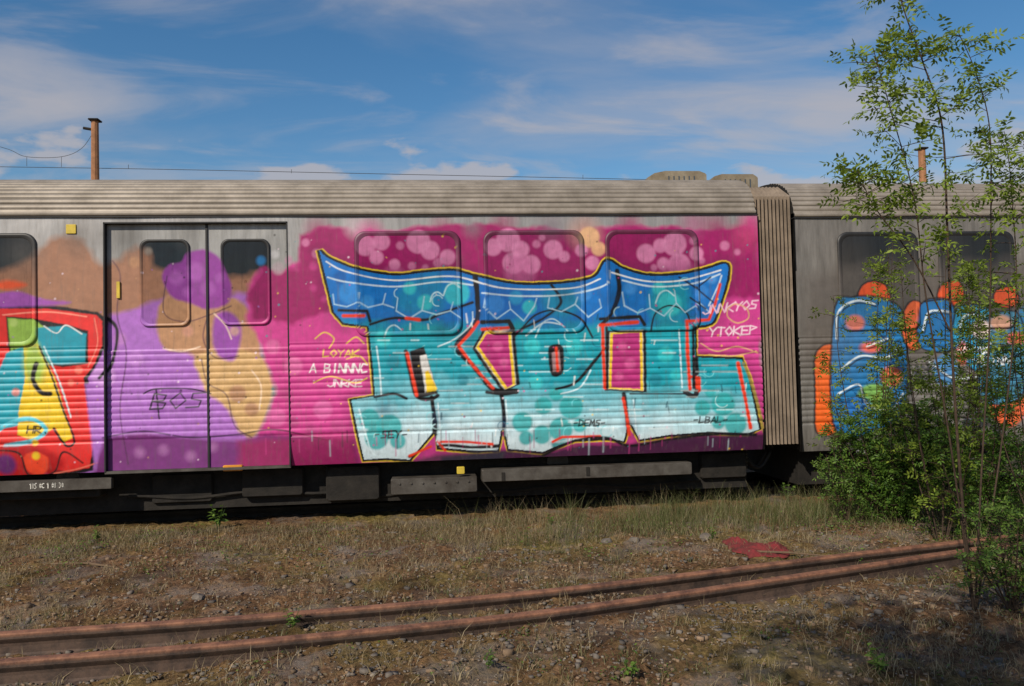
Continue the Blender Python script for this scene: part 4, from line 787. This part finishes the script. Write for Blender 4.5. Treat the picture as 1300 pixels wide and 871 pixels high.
def blades(pts, H, Wb, lean, mt, name, label, rg, tnm=.5):
    n_ = len(pts); an = rg.uniform(0, 2*math.pi, n_); dx = np.stack([np.cos(an), np.sin(an), np.zeros(n_)], 1); ln = rg.normal(0, lean, (n_, 2))
    B = np.stack([pts[:, 0], pts[:, 1], gz(pts[:, 0], pts[:, 1])-.01], 1); Ld = np.stack([ln[:, 0], ln[:, 1], np.zeros(n_)], 1)
    up_ = np.array([0, 0, 1.]); h = H[:, None]; w = Wb[:, None]
    Ld = np.clip(Ld, -.9, .9); m_ = B+up_*h*.5+Ld*h*.28; t_ = B+up_*h*.92+Ld*h*1.0
    V = np.stack([B-dx*w, B+dx*w, m_+dx*w*.75, m_-dx*w*.75, t_+dx*w*.12, t_-dx*w*.12], 1).reshape(-1, 3); q_ = np.arange(n_)[:, None]*6
    me = npmesh(name, V, np.concatenate([q_+np.array([[0, 1, 2, 3]]), q_+np.array([[3, 2, 4, 5]])])); tone(me, np.clip(rg.normal(tnm, .28, n_), 0, 1), 6); o = link(name, me, mt); tag(o, label, kind='stuff'); return o
def clump(nc, per, area, spread, rg, dens=None):
    c = np.stack([rg.uniform(area[0], area[1], nc), rg.uniform(area[2], area[3], nc)], 1)
    if dens is not None: c = c[rg.random(nc) < dens(c[:, 0], c[:, 1])]
    return np.repeat(c, per, 0)+rg.normal(0, spread, (len(c)*per, 2))
def patch(x, y): return .5+.5*np.sin(x*1.7+1.1*np.sin(y*2.3))*np.cos(y*2.1+.8*np.sin(x*1.3+2))
rg = np.random.default_rng(5)
p = clump(12000, 13, (-6.5, 10, 3.2, 9.2), .035, rg, lambda x, y: .12+.75*patch(x, y)**1.5*(1-.55*(np.abs(y-6.2) < 1)))
blades(p, rg.uniform(.02, 1, len(p))**1.6*.11+.015, rg.uniform(.0012, .0026, len(p)), .5, M['dry'], 'dry_grass', 'short dry straw coloured grass scattered over the dirt', rg, .5)
p = clump(5500, 14, (-6.5, 10, 3.2, 9.2), .04, rg, lambda x, y: .06+.8*patch(x+3, y+1.3)**3)
blades(p, rg.uniform(.015, .07, len(p)), rg.uniform(.0012, .003, len(p)), .55, M['grass'], 'green_grass', 'low olive green grass and moss on the yard floor', rg, .45)
p = clump(2000, 14, (-6.5, 1.2, 8.1, 9.3), .05, rg, lambda x, y: .3+.7*patch(x*2, y))
blades(p, rg.uniform(.02, .10, len(p)), rg.uniform(.0015, .003, len(p)), .32, M['dry'], 'dry_grass', 'ragged dry weeds along the foot of the train', rg, .3)
p = clump(2300, 15, (.2, 10, 7.9, 9.2), .07, rg, lambda x, y: np.clip((x-.3)*.30, .04, 1)*(.25+.75*patch(x*1.6, y*2)))
blades(p, rg.uniform(.06, 1, len(p))**2.4*.34+.04, rg.uniform(.0014, .0028, len(p)), .32, M['grass'], 'green_grass', 'tall green grass in front of the gap between the railcars', rg, .45)
p = clump(700, 14, (.0, 10, 8.0, 9.3), .07, rg, lambda x, y: .3+.7*patch(x*1.3+1, y*2))
blades(p, rg.uniform(.06, 1, len(p))**2.6*.34+.04, rg.uniform(.0010, .0018, len(p)), .34, M['dry'], 'dry_grass', 'straw coloured seed stalks mixed into the tall grass', rg, .45)
p = clump(260, 14, (4.6, 10, 4.2, 8.2), .07, rg)
blades(p, rg.uniform(.08, .30, len(p)), rg.uniform(.0015, .0035, len(p)), .35, M['grass'], 'green_grass', 'rank green grass under the bushes at right', rg, .7)
def cover(pts, ll, hh, mt, name, label, rg):
    n_ = len(pts); C = np.stack([pts[:, 0], pts[:, 1], gz(pts[:, 0], pts[:, 1])+rg.uniform(0, 1, n_)**1.5*hh], 1); an = rg.uniform(0, 6.28, n_); D = np.stack([np.cos(an), np.sin(an), rg.uniform(-.2, .8, n_)], 1)
    Nn = np.array([[0, 0, 1.]])+rg.normal(0, .35, (n_, 3)); V, F = leaves(C, D, Nn, ll*rg.uniform(.5, 1.3, n_), ll*rg.uniform(.3, .6, n_)); me = npmesh(name, V, F); tone(me, np.clip(rg.normal(.55, .28, n_), 0, 1), 6); o = link(name, me, mt); tag(o, label, kind='stuff')
cover(clump(340, 26, (-6.5, 10, 7.2, 9.2), .09, rg, lambda x, y: patch(x*1.4+5, y*1.7)), .030, .10, M['weed'], 'low_weeds', 'patches of low leafy weeds along the foot of the train', rg)
cover(clump(420, 26, (3.6, 10, 3.4, 8.6), .11, rg, lambda x, y: np.clip((x-2.5)*.2, 0, 1)), .030, .09, M['weed'], 'low_weeds', 'low green weeds under the bushes at right', rg)
cover(clump(260, 18, (-5, 8, 3.2, 5.2), .08, rg, lambda x, y: patch(x*1.1, y*2+1)**2), .022, .03, M['weed'], 'low_weeds', 'sparse creeping weeds in front of the rails', rg)
cover(np.stack([rg.uniform(-6.5, 10, 3500), rg.uniform(3.2, 9, 3500)], 1), .030, .006, M['dry'], 'dead_leaves', 'dead leaves scattered over the dirt', rg)
# unseen tree added behind the camera to throw shade over the lower right
tc_ = np.array([-1.3, -1.5, 5.7]); r_ = np.random.default_rng(77); te = emp('tree', (-1.6, -2.2, 0), 'leafy tree added out of view behind the viewpoint to shade the ground at lower right', 'tree')
tb = MB(); tb.tube([(-1.6, -2.2, -.05), (-1.5, -2.1, 1.6), (-1.55, -1.9, 3.2), (-1.35, -1.6, 5.2), (-1.3, -1.5, 6.8)], [.13, .11, .09, .05, .02], 10); C = []
for k in range(26):
    z0 = r_.uniform(3.6, 6.4); d = r_.normal(0, 1, 3); d[2] = abs(d[2])*.5; d /= np.linalg.norm(d); p0 = np.array([-1.45, -1.75, z0]); Lb = r_.uniform(.7, 1.7); p1 = p0+d*Lb; tb.tube([p0, (p0+p1)/2+np.array([0, 0, .06]), p1], [.03, .018, .006], 6)
    C.append(p0+d*Lb*(r_.random((110, 1))**.6)+r_.normal(0, .2, (110, 3)))
C = np.concatenate(C); C = C[(C[:, 1] < -.35) | (C[:, 2] > 4.4)]; tb.build('trunk', M['bark'], te); n_ = len(C); V, F = leaves(C, r_.normal(0, 1, (n_, 3)), r_.normal(0, 1, (n_, 3)), r_.uniform(.07, .13, n_), r_.uniform(.05, .09, n_)); me = npmesh('crown', V, F); tone(me, np.clip(r_.normal(.5, .28, n_), 0, 1), 6); link('crown', me, M['leaf'], te)
# stones
cube = np.array([(-1, -1, -1), (1, -1, -1), (1, 1, -1), (-1, 1, -1), (-1, -1, 1), (1, -1, 1), (1, 1, 1), (-1, 1, 1)], float)*.58
cf = np.array([(0, 3, 2, 1), (4, 5, 6, 7), (0, 1, 5, 4), (1, 2, 6, 5), (2, 3, 7, 6), (3, 0, 4, 7)])
def stones(pts, size, name, label, mt, rg):
    n_ = len(pts); v = cube[None]*(1+rg.normal(0, .22, (n_, 8, 3)))*size[:, None, None]*rg.uniform(.6, 1.3, (n_, 1, 3)); an = rg.uniform(0, 6.28, n_); c, s_ = np.cos(an)[:, None], np.sin(an)[:, None]
    x = v[..., 0]*c-v[..., 1]*s_; y = v[..., 0]*s_+v[..., 1]*c; z = v[..., 2]*.7
    V = np.stack([x+pts[:, 0:1], y+pts[:, 1:2], z+gz(pts[:, 0], pts[:, 1])[:, None]+size[:, None]*.12], -1).reshape(-1, 3)
    F = (np.arange(n_)[:, None, None]*8+cf[None]).reshape(-1, 4); o = link(name, npmesh(name, V, F), mt); tag(o, label, kind='stuff')
p = np.stack([rg.uniform(-6.5, 10, 30000), rg.uniform(3.0, 9.0, 30000)], 1)
yr = np.interp(p[:, 0], [q[0] for q in w2], [q[1] for q in w2]); k = rg.random(len(p)) < np.clip(.18+.8*np.exp(-((p[:, 1]-yr+.25)/.7)**2), 0, 1); p = p[k]
stones(p, np.exp(rg.normal(-4.45, .40, len(p))), 'gravel', 'small grey brown ballast stones around the rusty rails', M['stone'], rg)
p = np.stack([rg.uniform(-6.5, 10, 26000), rg.uniform(3.0, 9.0, 26000)], 1); p = p[rg.random(len(p)) < .25+.75*patch(p[:, 0]*2+2, p[:, 1]*2)]
stones(p, np.exp(rg.normal(-4.55, .45, len(p))), 'dirt_clods', 'crumbly brown clods of earth across the yard floor', mat('earth_clods', (.24, .165, .105), .95, 0, .5, 3, col2=(.10, .068, .042)), rg)
p = np.stack([rg.uniform(-6.5, 10, 14000), rg.uniform(3.0, 9.2, 14000)], 1)
stones(p, np.exp(rg.normal(-5.2, .35, len(p))), 'gravel', 'fine pale grit strewn over the dirt', mat('pale_grit', (.27, .235, .19), .9, 0, .4, 3, col2=(.12, .10, .08)), rg)

p = np.stack([rg.uniform(-6.5, 10, 1500), rg.uniform(3.0, 9.0, 1500)], 1); p = p[rg.random(len(p)) < patch(p[:, 0]*1.3, p[:, 1]*1.7+2)]
stones(p, np.exp(rg.normal(-3.75, .3, len(p))), 'ballast', 'fist sized angular ballast stones lying loose in the dirt', M['stone'], rg)
# ------------------------------------------------------------------ single weeds (things)
def weed_mesh(seed, n_=26, h=.2, ll=.05):
    r_ = np.random.default_rng(seed); tb = MB(); C, D, Nn, Ln, Wd = [], [], [], [], []
    for k in range(7):
        an = r_.uniform(0, 6.28); q = np.array([math.cos(an)*.35, math.sin(an)*.35, 1.])*h*r_.uniform(.5, 1); tb.tube([(0, 0, -.01), q*.5+np.array([0, 0, .02]), q], [.003, .002, .001], 5, False)
        for j in range(n_//5):
            u = r_.uniform(.25, 1); C.append(q*u); a2 = r_.uniform(0, 6.28); D.append(np.array([math.cos(a2), math.sin(a2), r_.uniform(-.2, .6)])); Nn.append(np.array([0, 0, 1.])+r_.normal(0, .3, 3)); Ln.append(ll*r_.uniform(.6, 1.2)); Wd.append(ll*.5)
    C, D, Nn, Ln, Wd = map(np.array, (C, D, Nn, Ln, Wd)); V, F = leaves(C, D, Nn, Ln, Wd); me = npmesh('foliage', V, F); tone(me, np.clip(r_.normal(.6, .25, len(C)), 0, 1), 6); return tb.mesh('stem'), me
wm = [weed_mesh(s_) for s_ in range(4)]
for a_, b_ in wm: a_.materials.append(M['weed']); b_.materials.append(M['weed'])
for k, (x, y, s_, lab) in enumerate([(277, 674, 1.5, 'bright green weed alone on the dirt below the orange lamp'), (124, 694, .9, 'small dark weed left of the bright green weed'), (490, 648, 1.2, 'weed standing in the shade at the left end of the long grey box'), (590, 640, .9, 'weed in front of the grey box under the letters'), (372, 806, .8, 'weed sprouting between the two rusty rails'), (800, 862, .8, 'green weed at the bottom edge right of the middle'), (620, 856, .6, 'tiny weed at the bottom edge near the middle'), (1116, 858, 1., 'weed at the bottom edge below the bushes'), (905, 690, .7, 'weed beside the red cloth'), (880, 640, 1.3, 'leafy weed under the right end of the near railcar'), (1000, 640, 1.3, 'leafy weed below the bellows between the railcars'), (700, 668, .8, 'pale weed in the middle of the strip along the train')]):
    g = on_z(x, y); e = emp('weed', (g[0], g[1], float(gz(g[0], g[1]))), lab, 'weed', 'green weeds on the yard floor'); e.scale = (s_, s_, s_); e.rotation_euler.z = k*1.7
    for nm, me in zip(('stem', 'foliage'), wm[k % 4]):
        o = bpy.data.objects.new(nm, me); COL.objects.link(o); o.parent = e
# ------------------------------------------------------------------ red cloth, stick, timber, larger stones
def rumple(name, x0, x1, y0, y1, mt, label, cat, seed, hh=.05, z0=0.):
    r_ = np.random.default_rng(seed); nx_, ny_ = 44, 20; V = []
    A, B = on_z(x0, (y0+y1)/2), on_z(x1, (y0+y1)/2); n0, f0 = on_z((x0+x1)/2, y1), on_z((x0+x1)/2, y0)
    for j in range(ny_):
        for i in range(nx_):
            u, v = i/(nx_-1), j/(ny_-1); wd = .35+.65*abs(math.sin(2.6*u+.7))**.8*(1-.5*u)
            x = A[0]+(B[0]-A[0])*(u+.05*math.sin(9*v+3*u)); y = (n0[1]+f0[1])/2+(v-.5)*wd*(f0[1]-n0[1])*1.3+.05*math.sin(7*u)
            edge = min(u, 1-u, v, 1-v)*5; h = hh*(.5+.5*math.sin(13*u+5*v))*(.5+.5*math.sin(9*v-6*u+1))*.6+.022*abs(math.sin(31*u+14*v+2*math.sin(11*v)))+.014*abs(math.sin(47*v-19*u))+r_.normal(0, .002)
            V.append((x, y, float(gz(x, y))+.008+h*min(1, edge)*(1.3-.7*u)+z0))
    F = [(j*nx_+i, j*nx_+i+1, (j+1)*nx_+i+1, (j+1)*nx_+i) for j in range(ny_-1) for i in range(nx_-1)]
    me = bpy.data.meshes.new(name); me.from_pydata(V, [], F); me.update(); o = link(name, me, mt, smooth=True)
    s_ = o.modifiers.new('thick', 'SOLIDIFY'); s_.thickness = .006; tag(o, label, cat); return o
rumple('cloth', 930, 1002, 690, 712, M['cloth'], 'crumpled red cloth lying on the dirt beyond the rails', 'cloth', 3, .085)
a_, b_ = on_z(950, 700, .06), on_z(1052, 706, .03)
tag(MB().tube([a_, (a_+b_)/2+np.array([0, 0, .01]), b_], [.011, .010, .006], 7).build('stick', M['stick']), 'dry stick poking out of the red cloth', 'stick')
a_, b_ = on_z(1165, 668, .05), on_z(1226, 674, .05)
tag(MB().tube([a_, b_], .035, 6).box(min(a_[0], b_[0])+.1, max(a_[0], b_[0])-.1, a_[1]-.09, a_[1]+.03, .0, .06, .01).build('scrap_metal', M['rust']), 'rusty scrap bar in the grass left of the sapling foot', 'scrap metal')
a_, b_ = on_z(60, 716, .02), on_z(160, 722, .02)
tag(MB().tube([a_, (a_+b_)/2+np.array([0, .03, .02]), b_], [.010, .012, .005], 7).build('stick', M['stick']), 'dry stick on the bare dirt at far left', 'stick')
r_ = np.random.default_rng(9)
for k, (x, y, s_, lab) in enumerate([(770, 690, .055, 'dark stone on the dirt left of the pair nearest the red cloth'), (806, 689, .05, 'dark stone midway between the leftmost dark stone and the red cloth'), (896, 688, .06, 'grey stone just left of the red cloth'), (252, 762, .05, 'stone on the dirt above the left part of the rails'), (718, 758, .045, 'stone lying against the farther rusty rail')]):
    g = on_z(x, y); bm_ = __import__('bmesh').new(); __import__('bmesh').ops.create_icosphere(bm_, subdivisions=2, radius=s_)
    for v in bm_.verts: v.co *= 1+.28*math.sin(v.co.x*60+k)*math.cos(v.co.y*70+k*2); v.co.z *= .65
    me = bpy.data.meshes.new('stone'); bm_.to_mesh(me); bm_.free(); o = link('stone', me, M['stone']); o.location = (g[0], g[1], float(gz(g[0], g[1]))+s_*.2); tag(o, lab, 'stone', 'larger loose stones')
